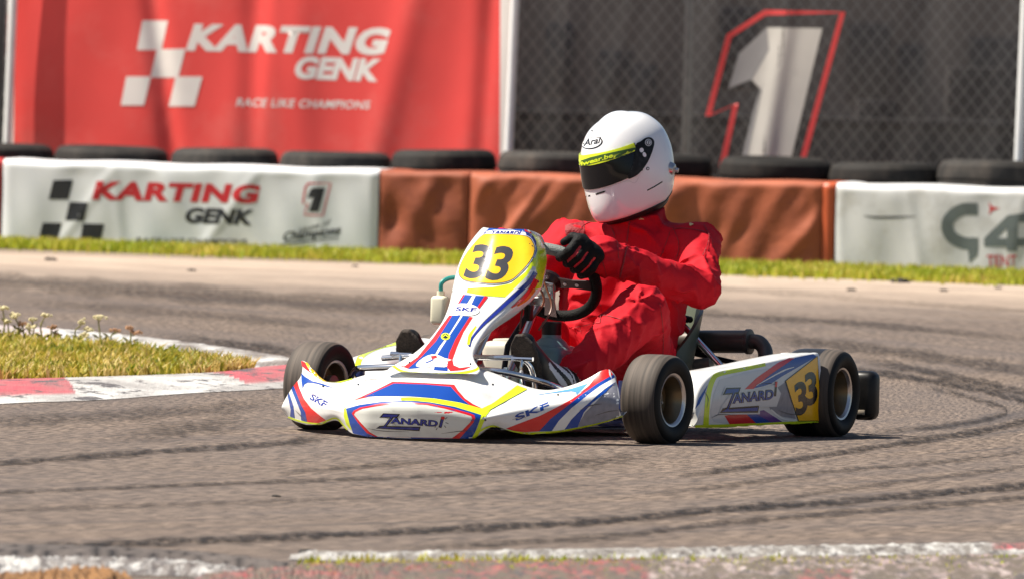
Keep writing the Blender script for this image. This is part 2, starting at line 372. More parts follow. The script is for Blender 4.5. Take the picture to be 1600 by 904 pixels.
# --- kerbs: humped strips between two ground curves
def kerb_mat(name, seed=0.0, fine=1.0, r1=(.56, .055, .085), r2=(.42, .13, .14), wr=(.17, .145, .13), blk=.55):
    m = bpy.data.materials.new(name); m.use_nodes = True; n = m.node_tree; b = n.nodes['Principled BSDF']; N = n.nodes.new
    at = N('ShaderNodeAttribute'); at.attribute_name = 'paint'
    geo = N('ShaderNodeNewGeometry'); mp = N('ShaderNodeMapping'); mp.inputs['Scale'].default_value = (6 * fine, 2.2 * fine ** .5, 10); mp.inputs['Location'].default_value = (seed, 0, 0); L(n, geo.outputs['Position'], mp.inputs[0])
    def noise(sc, det=6, rough=.65):
        t = N('ShaderNodeTexNoise'); t.inputs['Scale'].default_value = sc; t.inputs['Detail'].default_value = det; t.inputs['Roughness'].default_value = rough; L(n, mp.outputs[0], t.inputs['Vector']); return t.outputs[0]
    def ramp(x, a, c, lo=0., hi=1.):
        q = N('ShaderNodeMapRange'); q.inputs[1].default_value = a; q.inputs[2].default_value = c; q.inputs[3].default_value = lo; q.inputs[4].default_value = hi; L(n, x, q.inputs[0]); return q.outputs[0]
    def mix(f, a, c):
        q = N('ShaderNodeMix'); q.data_type = 'RGBA'
        for i, x in ((0, f), (6, a), (7, c)):
            if isinstance(x, tuple): q.inputs[i].default_value = (*x, 1)
            else: L(n, x, q.inputs[i])
        return q.outputs[2]
    sx = N('ShaderNodeSeparateColor'); L(n, at.outputs['Color'], sx.inputs[0])
    paint = mix(sx.outputs[0], mix(ramp(noise(.7), .4, .6), (.42, .41, .40), (.70, .70, .68)), mix(ramp(noise(1.5), .4, .65), r1, r2))
    c = mix(ramp(noise(1.3, 8, .72), blk, blk + .07), paint, (.05, .05, .06))
    wear = N('ShaderNodeMath'); wear.operation = 'MULTIPLY'; L(n, sx.outputs[1], wear.inputs[0]); L(n, ramp(noise(1.2, 7, .7), .38, .55, .3, 1.), wear.inputs[1])
    c = mix(wear.outputs[0], c, wr)
    L(n, c, b.inputs['Base Color']); b.inputs['Roughness'].default_value = .7
    bp = N('ShaderNodeBump'); bp.inputs['Strength'].default_value = .5; bp.inputs['Distance'].default_value = .02; L(n, noise(2.2), bp.inputs['Height']); L(n, bp.outputs[0], b.inputs['Normal'])
    return m
def kerb(name, top, bot, paintf, h, m, nu=140, nv=12, rough=.0012):
    T = catmull([ground(*p) for p in top], 12); B = catmull([ground(*p) for p in bot], 12)
    tt = np.linspace(0, 1, nu); T = np.array([[np.interp(t, np.linspace(0, 1, len(T)), [p[k] for p in T]) for k in range(3)] for t in tt]); B = np.array([[np.interp(t, np.linspace(0, 1, len(B)), [p[k] for p in B]) for k in range(3)] for t in tt])
    P = []; cols = []
    for i in range(nu):
        row = []
        for j in range(nv + 1):
            v = j / nv; p = B[i] * (1 - v) + T[i] * v
            z = h * min(1, v * 2.2) * (1 if v < .8 else (1 - v) / .2 * .7 + .3)
            env = min(1, i / 6, (nu - 1 - i) / 6)
            if 0 < j < nv: z += rng.normal(0, rough)
            row.append((p[0], p[1], .006 + max(0, z) * env)); cols.append(paintf(proj(p)[0], v))
        P.append(row)
    mb = MB(); mb.grid(P)
    o = mb.build(name, m, angle=0); a = o.data.color_attributes.new('paint', 'FLOAT_COLOR', 'POINT')
    for k, c in enumerate(cols): a.data[k].color = (c[0], c[1], 0, 1)
    z0 = o.data.polygons[0].normal.z
    if z0 < 0: o.data.flip_normals()
    return struct(o)
def near_paint(px, v):
    e = 30 * (v - .5)
    red = px < 105 - e * 1.2 or (px > 320 - 45 * (v - .5) * 2 - 25 and px < 470) 
    red = (px < 95 + 30 * (1 - v)) or (px > 405 - 95 * v)
    return (1.0 if red and v > .22 else 0.0, .42)
kerb('apex_kerb', [(-160, 606), (0, 598), (150, 594), (330, 588), (400, 579), (462, 574)], [(-160, 650), (0, 633), (150, 627), (300, 616), (450, 608), (530, 598)], near_paint, .022, kerb_mat('painted kerb', blk=.53), nu=520, rough=.0003)
kerb('far_kerb', [(-160, 506), (0, 513), (100, 519), (250, 534), (420, 558), (475, 572)], [(-160, 522), (0, 534), (120, 545), (250, 558), (390, 577), (440, 583)], lambda px, v: (.18 if px < 90 else 0., min(1, max(.15, (px - 90) / 200))), .02, kerb_mat('worn white kerb', 5.))
kerb('outer_kerb_edge', [(455, 869), (640, 870), (1000, 864), (1300, 859), (1700, 853)], [(450, 877), (640, 881), (1000, 877), (1300, 873), (1700, 869)], lambda px, v: (1. if px > 1555 and v > .3 else 0., .8), .012, kerb_mat('rough white line', 9., 4., wr=(.12, .10, .08), blk=.53), rough=.0018)
kerb('outer_kerb', [(300, 908), (430, 892), (520, 885), (640, 883), (1000, 879), (1300, 875), (1700, 871)], [(290, 965), (430, 962), (520, 960), (640, 960), (1000, 960), (1300, 955), (1700, 950)], lambda px, v: (1. if px < 1010 or (px > 1240 and v < .6 and px < 1330) else .35, 1.0), .02, kerb_mat('faded red kerb', 13., 3., (.40, .045, .065), (.34, .15, .13), (.12, .095, .07), .485), nu=220, nv=26, rough=.003)
m_patch = mat('dark asphalt patch', (.080, .066, .060), .9, var=.3, vscale=30, bump=.6, bscale=40)
def hump(name, top, bot, h, m, rough=.006, nu=90, nv=12):
    T = catmull([ground(*p) for p in top], 12); B = catmull([ground(*p) for p in bot], 12); mb = MB(); P = []
    for i in range(nu):
        t = i / (nu - 1); a = T[int(t * (len(T) - 1))]; b = B[int(t * (len(B) - 1))]; row = []
        for j in range(nv + 1):
            v = j / nv; p = b * (1 - v) + a * v; row.append((p[0], p[1], .008 + h * math.sin(math.pi * v) * min(1, (nu - 1 - i) / 15 + .05) + (rng.normal(0, rough) if 0 < j < nv else 0)))
        P.append(row)
    mb.grid(P); o = mb.build(name, m, angle=0)
    if o.data.polygons[0].normal.z < 0: o.data.flip_normals()
    return struct(o)
hump('asphalt_ramp', [(-120, 852), (0, 857), (150, 862), (300, 872), (420, 884), (520, 893)], [(-120, 880), (0, 879), (150, 880), (300, 884), (420, 902), (520, 915)], .018, m_patch, rough=.0015)
kerb('worn_white_edge', [(-120, 878), (0, 877), (150, 879), (300, 885), (400, 897)], [(-120, 915), (0, 906), (150, 902), (300, 905), (400, 930)], lambda px, v: (0., .35 if px < 60 else .9), .014, kerb_mat('broken white edge', 21., 4., wr=(.11, .09, .08), blk=.50), rough=.0025)
m_soil = mat('brown soil', (.20, .10, .035), .95, var=.35, vscale=25, bump=.8, bscale=30)
hump('soil_bank', [(-120, 908), (0, 904), (60, 902), (95, 898), (150, 897), (200, 904)], [(-120, 960), (0, 955), (80, 950), (160, 945), (230, 940)], .03, m_soil, rough=.005)
poly_sheet('verge', [ground(*p)[:2] for p in [(-600, 366), (0, 389), (600, 409), (1130, 430), (1600, 448), (2200, 470)]] + [(9, 60), (-9, 62)], .008, mat('verge soil', (.16, .13, .06), .95, var=.3, vscale=3))
poly_sheet('island', [ground(*p)[:2] for p in [(-160, 520), (0, 532), (120, 543), (250, 556), (390, 576), (400, 580), (330, 589), (150, 595), (0, 599), (-160, 607)]], .009, mat('island soil', (.22, .17, .06), .95, var=.3, vscale=4))

# --- grass
def grass_mat(name, a, b_, c_):
    m = bpy.data.materials.new(name); m.use_nodes = True; n = m.node_tree; b = n.nodes['Principled BSDF']; N = n.nodes.new
    geo = N('ShaderNodeNewGeometry'); cr = N('ShaderNodeValToRGB'); e = cr.color_ramp.elements
    e[0].color = (*a, 1); e[1].color = (*c_, 1); q = e.new(.5); q.color = (*b_, 1)
    nz = N('ShaderNodeTexNoise'); nz.inputs['Scale'].default_value = 2.2; L(n, geo.outputs['Position'], nz.inputs['Vector'])
    ad = N('ShaderNodeMath'); ad.operation = 'MULTIPLY_ADD'; ad.inputs[1].default_value = .55; L(n, geo.outputs['Random Per Island'], ad.inputs[0])
    sc = N('ShaderNodeMapRange'); sc.inputs[1].default_value = .35; sc.inputs[2].default_value = .65; sc.inputs[4].default_value = .5; L(n, nz.outputs[0], sc.inputs[0]); L(n, sc.outputs[0], ad.inputs[2])
    L(n, ad.outputs[0], cr.inputs[0]); L(n, cr.outputs[0], b.inputs['Base Color']); b.inputs['Roughness'].default_value = .6
    t = N('ShaderNodeBsdfTranslucent'); L(n, cr.outputs[0], t.inputs[0]); mx = N('ShaderNodeMixShader'); mx.inputs[0].default_value = .35
    L(n, b.outputs[0], mx.inputs[1]); L(n, t.outputs[0], mx.inputs[2]); L(n, mx.outputs[0], n.nodes['Material Output'].inputs[0]); return m
m_dry = None
def vnz(x): return .5 + .5 * math.sin(x * 2.1) * math.sin(x * .77 + 1.3)
def blades(name, pts, hmin, hmax, wd, m, lean=.5):
    mb = MB(); V = []; F = []
    for p in pts:
        a = rng.uniform(0, 2 * math.pi); h = rng.uniform(hmin, hmax); q = np.array([math.cos(a), math.sin(a), 0]) * wd * rng.uniform(.6, 1.3)
        b = rng.uniform(0, 2 * math.pi); ln = np.array([math.cos(b), math.sin(b), 0]) * h * lean * rng.uniform(.1, 1); o = len(V)
        p = np.array([p[0], p[1], .006]); up = np.array([0, 0, h])
        V += [p - q, p + q, p + q * .7 + ln * .35 + up * .6, p - q * .7 + ln * .35 + up * .6, p + ln + up]
        F += [(o, o + 1, o + 2, o + 3), (o + 3, o + 2, o + 4)]
    mb.add(V, F); o = mb.build(name, m, smooth=False); o['kind'] = 'stuff'; return o
gm1 = grass_mat('verge grass blades', (.22, .32, .015), (.46, .48, .035), (.66, .52, .12))
gm2 = grass_mat('dry island grass', (.09, .16, .010), (.40, .36, .03), (.66, .46, .12))
pts = []
while len(pts) < 26000:
    px = rng.uniform(-60, 1680); lo = 389 + px * .0365; hi = 377 + px * .0275
    if rng.random() < .03: lo += rng.uniform(0, 5)
    p = ground(px, rng.uniform(hi - 2, lo + 1))
    if (p - WA) @ WN > .03: pts.append(p)
tag(blades('verge_grass', pts, .015, .062, .0075, gm1), 'strip of short bright green grass along the foot of the barrier', 'grass')
pts = []
while len(pts) < 9000:
    px = rng.uniform(-140, 396); py = rng.uniform(520, 600)
    top = np.interp(px, [-160, 0, 120, 250, 390], [520, 532, 543, 556, 577]); bot = np.interp(px, [-160, 0, 150, 330, 396], [606, 598, 594, 588, 579])
    if top < py < bot: pts.append(ground(px, py))
tag(blades('island_grass', pts, .012, .055, .008, gm2, .9), 'patch of yellowing grass inside the bend beside the kerb', 'grass')
pts = []
while len(pts) < 2600:
    px = rng.uniform(-140, 396); top = np.interp(px, [-160, 0, 120, 250, 390], [520, 532, 543, 556, 577]); bot = np.interp(px, [-160, 0, 150, 330, 396], [606, 598, 594, 588, 579])
    if vnz(px * .031) * .7 + rng.random() * .5 < .62: continue
    pts.append(ground(px, bot - (bot - top) * rng.random() ** 1.6))
tag(blades('dry_grass', pts, .02, .055, .006, grass_mat('straw blades', (.42, .30, .06), (.62, .46, .14), (.70, .56, .26)), .9), 'straw-coloured taller grass among the greener grass inside the bend', 'grass')
pts = [ground(rng.uniform(480, 1650), 884 + abs(rng.normal(0, 13))) for _ in range(330)]
pts = [p + np.array([rng.normal(0, .014), rng.normal(0, .06), 0]) for p in pts for _ in range(9)]
tag(blades('kerb_weeds', pts, .008, .028, .004, gm1), 'sparse green weeds growing through the faded red kerb in front', 'weeds')

#==================================================================== BARRIER
HB = float(wallpt(800, 271)[2])
def fold(s, z, kind, seed):
    r = np.random.default_rng(seed); v = 0.
    if kind == 'deep':
        for k in range(9):
            c = r.uniform(-.2, 2.2); sl = r.uniform(.35, 1.1) * (1 if r.random() < .75 else -.6); wd = r.uniform(.03, .07); am = r.uniform(.017, .034)
            x = (s - c) - sl * z; v += am * math.exp(-(x / wd) ** 2) * (.35 + .65 * abs(math.sin(z * 6 + k)))
        v += .005 * math.sin(s * 21 + z * 9) + .003 * math.sin(s * 37 - z * 17 + 2)
        for k in range(26): c, d_ = r.uniform(0, 2), r.uniform(0, .5); v += r.uniform(-.010, .010) * math.exp(-((s - c - .5 * z) ** 2 + (z - d_) ** 2 * .35) / r.uniform(.001, .005))
    elif kind == 'mottled':
        for k in range(14):
            c, d = r.uniform(0, .6), r.uniform(0, .5); v += r.uniform(-.030, .030) * math.exp(-((s - c) ** 2 + (z - d) ** 2 * .6) / r.uniform(.002, .012))
        v += .004 * math.sin(s * 30 + z * 14)
    else:
        v += .004 * math.sin(s * 5 + z * 3 + seed) + .0025 * math.sin(s * 17 - z * 7) + .002 * math.sin(s * 31 + z * 11)
        for k in range(5):
            c = r.uniform(0, 2.2); x = (s - c) - r.uniform(-.8, .8) * z; v += .0045 * math.exp(-(x / .03) ** 2)
    return v
BAR = {}
def barrier(px0, px1, kind, m, label, seed, deco=None, mats=None, h=HB, dip=0.):
    s0, s1 = ws(wallpt(px0, 300)), ws(wallpt(px1, 300)); n = max(8, int((s1 - s0) / .018)); P = []
    prof = [(0, z) for z in np.linspace(-.01, h - .035, 26)] + [(.035 - .035 * math.cos(a), h - .035 + .035 * math.sin(a)) for a in np.linspace(.25, math.pi / 2, 6)] + [(.3, h + .004), (.50, h), (.53, h - .03), (.53, h - .20), (1.45, h - .20), (1.45, -.01)]
    for i in range(n + 1):
        s = s0 + (s1 - s0) * i / n; e = min(1, (s - s0) / .05, (s1 - s) / .05) ; row = []
        for j, (o, z) in enumerate(prof):
            dd = fold(s - s0, max(z, 0), kind, seed) * e * (1 if j < 26 else max(0, 1 - (j - 25) / 5)) * min(1, (h - z) / .09 + .15)
            zz = z - (.004 * (1 + math.sin(s * 9 + seed)) if 24 < j < 34 else 0) * e
            if j < 36 and e < 1: o = o + .012 * (1 - e) ** 2
            row.append(W(s, o - dd, zz))
        P.append(row)
    mb = MB(); mb.grid(P)
    for col in (P[0], P[-1]): mb.add(col, [tuple(range(len(col)))])
    if deco: d = Deco(mb, None, step=6, base=.0011, lift=.0004); deco(d); d.done()
    org = np.array(W((s0 + s1) / 2, .3, 0)); o = mb.build('barrier_block', mats or [m], origin=org, angle=50)
    tag(o, label, 'barrier', 'padded barrier blocks along the track'); return o
m_vinyl = mat('white barrier vinyl', (.78, .81, .83), .45, var=.04, vscale=3, dirt=(.55, .56, .54), dscale=4, damt=.3)
m_vinyl2 = mat('dirty white barrier vinyl', (.76, .77, .78), .5, var=.05, vscale=3, dirt=(.42, .40, .35), dscale=6, damt=.75)
m_tarp = mat('orange brown tarpaulin', (.40, .112, .055), .62, var=.14, vscale=6, dirt=(.15, .045, .027), dscale=4.5, damt=.65, bump=.6, bscale=9, spec=.3)
m_tarp2 = mat('dark rusty tarpaulin', (.33, .092, .046), .62, var=.25, vscale=6, dirt=(.10, .028, .02), dscale=6, damt=.7, bump=.6, bscale=9, spec=.3)
m_tarp3 = mat('bright orange tarpaulin', (.55, .10, .03), .45, var=.1)
m_ink = mat('black banner print', (.02, .022, .026), .5, var=.1); m_inkr = mat('red banner print', (.60, .022, .03), .5, var=.05); m_inkg = mat('grey banner print', (.15, .18, .18), .5, var=.2, vscale=9)
m_seam = mat('seam shadow thread', (.30, .31, .31), .7)
def deco_left(d):
    z = Z((0, 220), .375); v = ZV(.375)
    for q in ([(222, 165), (305, 163), (285, 245), (202, 245)], [(290, 255), (368, 258), (350, 335), (272, 332)], [(178, 342), (258, 343), (240, 408), (160, 412)], [(345, 345), (435, 347), (420, 414), (335, 414)]): d.poly(z(q), 1)
    d.text('KARTING', z([(382, 247)])[0], v((686, 16)), v((22, -80)), 2, .055, space=1.1)
    d.text('GENK', z([(763, 343)])[0], v((285, 10)), v((20, -66)), 1, .05)
    d.text('RACE LIKE CHAMPIONS', z([(568, 425)])[0], v((460, 8)), v((3, -22)), 1, .02)
    d.poly(z([(1300, 197), (1356, 196), (1328, 297), (1285, 296), (1306, 236), (1280, 240), (1288, 214)]), 1)
    d.stroke(z([(1285, 178), (1378, 178), (1345, 312), (1268, 308), (1282, 262), (1262, 262), (1272, 195), (1285, 178)]), 2.6, 2, smooth=0)
    d.text('Home of', z([(1240, 388)])[0], v((130, -38)), v((10, -26)), 1, .01); d.text('Champions', z([(1172, 432)])[0], v((240, -30)), v((14, -52)), 1, .03)
    d.stroke(z([(1165, 434), (1290, 418), (1410, 404)]), 2.2, 1)
def deco_right(d):
    z = Z((1100, 220), .3125); v = ZV(.3125)
    d.stroke(z([(1370, 342), (1290, 345), (1232, 385), (1216, 430), (1238, 480), (1300, 512), (1372, 515)]), 19, 1, smooth=5)
    d.poly(z([(1318, 520), (1372, 515), (1368, 570), (1326, 612)]), 1)
    d.stroke(z([(1600, 385), (1530, 392), (1420, 500)]), 14, 1, smooth=0); d.stroke(z([(1400, 508), (1640, 508)]), 13, 1, smooth=0); d.stroke(z([(1545, 392), (1540, 552)]), 17, 1, smooth=0)
    d.stroke(z([(1640, 380), (1585, 388)]), 14, 1, smooth=0)
    d.poly(z([(1424, 305), (1442, 330), (1480, 338), (1442, 350), (1424, 374), (1430, 340)]), 2)
    d.text('TENT', z([(1414, 630)])[0], v((150, 0)), v((0, -58)), 2, .01)
    d.stroke(z([(800, 376), (860, 383), (960, 382), (1060, 378)]), [1, 3, 3, 1], 3)
barrier(-150, -1, 'flat', mat('red barrier vinyl', (.55, .03, .03), .5), 'red barrier block at the far left end, mostly out of frame', 3)
barrier(3, 590, 'flat', None, 'long white barrier block with black checks and red lettering', 1, deco_left, [m_vinyl, m_ink, m_inkr, m_inkg])
barrier(593, 731, 'mottled', m_tarp2, 'short dark rust-coloured tarpaulin barrier block beside the white lettered one', 8)
barrier(734, 1283, 'deep', m_tarp, 'long orange-brown wrinkled tarpaulin barrier block behind the driver', 11)
barrier(1285, 1303, 'flat', m_tarp3, 'narrow bright orange strip of barrier between brown and grubby white blocks', 2)
barrier(1306, 1720, 'flat', None, 'grubby white barrier block with a grey C4 and red TENT', 17, deco_right, [m_vinyl2, m_inkg, m_inkr, m_ink])

# --- tyres on the barrier's rear ledge
m_old = mat('weathered tyre rubber', (.017, .016, .015), .8, var=.3, vscale=5, bump=.3, bscale=30, dirt=(.07, .058, .048), dscale=7, damt=.6, spec=.25)
n_ = m_old.node_tree; oi = n_.nodes.new('ShaderNodeObjectInfo'); mr_ = n_.nodes.new('ShaderNodeMapRange'); mr_.inputs[3].default_value = .55; mr_.inputs[4].default_value = 2.2; L(n_, oi.outputs['Random'], mr_.inputs[0])
vm = n_.nodes.new('ShaderNodeVectorMath'); vm.operation = 'SCALE'; b_ = n_.nodes['Principled BSDF']; L(n_, b_.inputs['Base Color'].links[0].from_socket, vm.inputs[0]); L(n_, mr_.outputs[0], vm.inputs['Scale']); L(n_, vm.outputs[0], b_.inputs['Base Color'])
def car_tyre_mb(dust=0):
    mb = MB(); w = .19; ro = .300
    prof = [(.19, .035), (.20, .012), (.235, .0), (.27, .006), (.290, .022), (.297, .04), (.300, .055)]
    for g in (.066, .095, .124): prof += [(.300, g - .006), (.292, g - .003), (.292, g + .003), (.300, g + .006)]
    prof += [(.300, w - .055), (.297, w - .04), (.290, w - .022), (.27, w - .006), (.235, w), (.20, w - .012), (.19, w - .035)]
    mb.lathe(prof, (0, 0, 0), (0, 0, 1), 56, closed=True); return mb
tyre0 = None
tl = ['worn black car tyre at the left end of the row on the barrier', 'wide flat car tyre above the red and black lettering on the left', 'car tyre below the red banner, third in the row from the left', 'car tyre above the right end of the white lettered barrier', 'tall dark car tyre above the short rust-coloured block', 'dark car tyre at the foot of the post between the two banners', 'dark car tyre partly hidden behind the white helmet', 'car tyre just right of the white helmet in the row', 'brown dusty car tyre with clear tread grooves below the large figure 1', 'low car tyre above the orange and white block joint', 'pale dusty car tyre at the right end of the row']
for i, (a, b, yt) in enumerate([(-88, 86, 224), (84, 264, 229), (268, 437, 232), (437, 613, 237), (613, 778, 234), (778, 946, 237), (946, 1044, 240), (1044, 1124, 240), (1124, 1300, 246), (1298, 1467, 254), (1466, 1640, 251)]):
    c = (a + b) / 2; 
    if i == 6: c = 948 + 82; 
    if i == 7: continue
    p = wallpt(c, yt, .98); zt = float(p[2]); base = HB - .20
    t = tyre0.copy() if tyre0 else car_tyre_mb().build('car_tyre', m_old, angle=30)
    if tyre0: COL.objects.link(t)
    else: tyre0 = t
    sc = (b - a) / 2 / (FPX / 58.2) / .3 if i not in (6,) else .97
    t.location = (p[0], p[1], base); t.scale = (sc, sc, (zt - base) / .19); t.rotation_euler = (R([0, .8, -.6, .5, 1.1, -.5, .4, 0, -.9, .7, -1.2][i]), R([.3, -.7, .6, -.4, -1.0, .5, 0, 0, .8, -.6, .9][i]), i * 1.3)
    lab = tl[i]
    tag(t, lab, 'tyre', 'old car tyres lying along the barrier top')

# --- banners, posts and fence
m_ban = translucent(mat('red mesh banner', (.80, .060, .052), .6, var=.16, vscale=1.3, dirt=(.78, .13, .11), dscale=2.2, damt=.8), .05)
m_banw = mat('white banner print', (.74, .70, .66), .6, var=.04)
m_mesh = translucent(mat('black mesh banner', (.018, .017, .018), .6, var=.15, vscale=2), .38)
m_mred = mat('mesh red print', (.62, .05, .05), .6); m_mwh = mat('mesh white print', (.52, .51, .47), .6, var=.12, vscale=3); m_mgr = mat('mesh grey print', (.27, .27, .27), .6, var=.1)
m_hem = mat('pale banner hem', (.58, .62, .62), .6)
def banner_s(px, off):
    s = 2.6
    for _ in range(12): s = float(ws(wallpt(px, 150, off + .12 - .11 * (s - 2.6))))
    return s
def banner(px0, px1, off, mats, label, deco, seed, zlo=.42, zhi=1.75):
    s0, s1 = (banner_s(q, off) for q in (px0, px1)); nu, nv = 130, 40; P = []; Q = []
    r = np.random.default_rng(seed); rq = None; fl = [(r.uniform(0, s1 - s0), r.uniform(-.25, .25), r.uniform(.04, .12), r.uniform(-.022, .026)) for _ in range(12)]
    for i in range(nu + 1):
        s = s0 + (s1 - s0) * i / nu; u = s - s0; row = []
        for j in range(nv + 1):
            z = zlo + (zhi - zlo) * j / nv; d = .008 * math.sin(u * 3.1 + z * 1.3 + seed) + .004 * math.sin(u * 9 - z * 4)
            for c, sl, wd, am in fl: d += am * math.exp(-(((u - c) - sl * z) / wd) ** 2)
            e = min(1, i / 5, (nu - i) / 5); row.append(W(s, off + .12 - .11 * (s - 2.6) + d * e, z))
        P.append(row)
    mb = MB(); mb.grid(P); d = Deco(mb, None, step=6, base=.0011, lift=.0004); deco(d); d.done()
    org = np.array(W((s0 + s1) / 2, off, zlo)); o = mb.build('banner', mats, origin=org, angle=0); return tag(o, label, 'banner')
def deco_red(d):
    z = Z((0, 0), .5); v = ZV(.5)
    for q in ([(445, 65), (525, 65), (505, 157), (428, 157)], [(490, 155), (580, 153), (557, 243), (470, 243)], [(395, 240), (472, 240), (450, 330), (378, 330)], [(550, 240), (633, 240), (608, 333), (528, 333)]): d.poly(z(q), 1)
    d.text('KARTING', z([(580, 160)])[0], v((618, 14)), v((28, -86)), 1, .055, space=1.1); d.text('GENK', z([(913, 247)])[0], v((266, 10)), v((20, -72)), 1, .05)
    d.text('RACE LIKE CHAMPIONS', z([(737, 333)])[0], v((416, 9)), v((7, -26)), 1, .02, space=1.06)
    d.stroke([(20, -60), (16, 60), (14, 250)], 14, 1, smooth=0); d.stroke([(790, -60), (789, 260)], 16, 1, smooth=0)
def deco_one(d):
    z = Z((760, 0), .525)
    d.poly(z([(835, 82), (1000, 85), (905, 480), (775, 480), (820, 270), (790, 238), (840, 150)]), 2)
    d.poly(z([(835, 82), (842, 150), (792, 236), (720, 265), (752, 160)]), 3); d.poly(z([(800, 310), (822, 250), (775, 480), (757, 480)]), 3)
    d.stroke(z([(700, 500), (742, 310), (660, 346), (722, 108), (830, 38), (1060, 38), (935, 500)]), 9, 1, smooth=0)
banner(9, 797, 1.62, [m_ban, m_banw], 'large red banner with white checks and white lettering', deco_red, 4)
banner(800, 1592, 1.66, [m_mesh, m_mred, m_mwh, m_mgr], 'black see-through banner with a large white figure 1 outlined in red', deco_one, 9)
banner(1595, 2000, 1.62, [mat('plain dark banner', (.05, .05, .055), .6)], 'plain dark banner cut off by the right edge', lambda d: None, 12)
banner(-420, 5, 1.66, [mat('plain black banner', (.02, .02, .022), .6)], 'plain black banner cut off by the left edge', lambda d: None, 13)
m_galv = mat('pale grey post paint', (.78, .80, .80), .5, var=.08)
for px, lb in ((11.5, 'pale post at the left edge of the red banner'), (795, 'pale post between the red banner and the black one'), (1592, 'pale post at the right edge of the black banner')):
    q = banner_s(px, 1.55); p = wallpt(px, 120, 1.66 - .11 * (q - 2.6)); mb = MB(); mb.tube([(0, 0, -.02), (0, 0, 2.3)], .024, 14); mb.ball((0, 0, 2.3), (.026, .026, .015), 12)
    mb.box((0, 0, .03), (.10, .10, .06), bev=.01)
    o = mb.build('fence_post', m_galv); o.location = (p[0], p[1], 0); o.rotation_euler = (0, R(1.0), 0); tag(o, lb, 'post', 'pale posts holding the banners')
# chain link
mb = MB(); m_wire = mat('galvanised wire', (.46, .46, .45), .5, metal=.3)
fs0, fs1 = ws(wallpt(-200, 150, 2.9)), ws(wallpt(1800, 150, 2.9)); stepw = .083
k = fs0 - 2.2
while k < fs1 + .2:
    for sg in (1, -1):
        a, b = (k, k + 1.9 * .8) if sg > 0 else (k + 1.9 * .8, k); za, zb = .05, 1.95
        t0 = 0.; 
        pa, pb = W(a, 2.9 + .004 * sg, za), W(b, 2.9 + .004 * sg, zb); q = WD * .0032; mb.add([pa - q, pa + q, pb + q, pb - q, pa - WN * .005, pb - WN * .005], [(0, 1, 2, 3), (1, 4, 5, 2), (4, 0, 3, 5)])
    k += stepw
fo = mb.build('chain_link_fence', m_wire, smooth=False); tag(fo, 'chain-link fence showing through the black banner', 'fence')
for s in np.arange(fs0, fs1, 2.4): pm = MB(); pm.tube([W(s, 2.96, 0), W(s, 2.96, 2.1)], .025, 10); pm.build('post', m_wire, parent=fo)
# what shows dimly through the mesh
m_bld = mat('paddock wall render', (.215, .195, .185), .8, var=.15, vscale=.6); m_dk = mat('dark opening', (.075, .068, .066), .4); m_dk2 = mat('dark canvas', (.035, .03, .03), .8)
bd = empty('paddock_building', Matrix.Translation((2.0, 84, 0)), label='long pale building dimly seen through the black banner', cat='building')
mb = MB(); mb.box((0, 0, 1.9), (24, 3, 3.8), bev=.02); mb.build('wall', m_bld, bd)
mb = MB(); mb.box((0, -.2, 3.9), (24.6, 4, .18), bev=.02); mb.build('roof', m_dk2, bd)
for x, wd, z0, z1 in ((-1.68, .22, .72, 1.25), (-1.25, .26, .68, 1.05), (-1.02, .2, .5, .95), (-.3, .28, .8, 1.4), (.72, .32, .72, 1.3), (1.05, .2, .6, 1.15), (1.75, .5, .4, 1.22), (-3.4, .6, .5, 1.4)):
    mb = MB(); mb.box((x, -1.52, (z0 + z1) / 2), (wd, .06, z1 - z0), bev=.01); mb.build('window', m_dk, bd)
mb = MB(); mb.box((0, 0, .34), (22, .25, .72), bev=.02); mb.box((0, 0, .715), (22, .33, .05), bev=.01); o = mb.build('low_wall', mat('dark low wall', (.05, .045, .042), .8, var=.3, vscale=1.5)); o.location = (3, 65, 0); tag(o, 'long dark low wall dimly seen behind the black banner', 'wall')
for i, (x, y, sx, sy, sz, lb) in enumerate(((1.15, 70, .5, .6, .70, 'low dark crate stack behind the banner, left of the figure 1'), (3.1, 72, .45, .6, 1.05, 'tall dark crate stack behind the banner, at its right end'), (2.4, 71, .30, .5, .82, 'narrow dark crate stack behind the banner, right of the figure 1'))):
    mb = MB()
    for q in range(3): mb.box((0, 0, sz / 3 * (q + .5)), (sx * (1 - .06 * q), sy, sz / 3 - .015), bev=.015); mb.box((0, -sy / 2 + .0, sz / 3 * (q + .78)), (sx * .35, .02, .03), bev=.003)
    o = mb.build('crate_stack', m_dk2); o.location = (x, y, 0); tag(o, lb, 'crates', 'crate stacks behind the banner')

#==================================================================== KART
kart = empty('go_kart', KM, label='low racing kart with white, blue and lime bodywork and yellow 33 panels', cat='go-kart')
m_rub = mat('tyre sidewall rubber', (.004, .004, .004), .6, var=.2, vscale=20, spec=.25)
def tread_mat():
    m = mat('scrubbed slick tread', (.085, .070, .058), .75, var=.0)
    n = m.node_tree; b = n.nodes['Principled BSDF']; N = n.nodes.new; tc = N('ShaderNodeTexCoord'); mp = N('ShaderNodeMapping'); mp.inputs['Scale'].default_value = (4, 90, 4); L(n, tc.outputs['Object'], mp.inputs[0])
    t = N('ShaderNodeTexNoise'); t.inputs['Scale'].default_value = 1; t.inputs['Detail'].default_value = 4; L(n, mp.outputs[0], t.inputs['Vector'])
    c = N('ShaderNodeValToRGB'); c.color_ramp.elements[0].position = .3; c.color_ramp.elements[0].color = (.020, .016, .013, 1); c.color_ramp.elements[1].position = .7; c.color_ramp.elements[1].color = (.105, .082, .066, 1)
    L(n, t.outputs[0], c.inputs[0]); L(n, c.outputs[0], b.inputs['Base Color']); return m
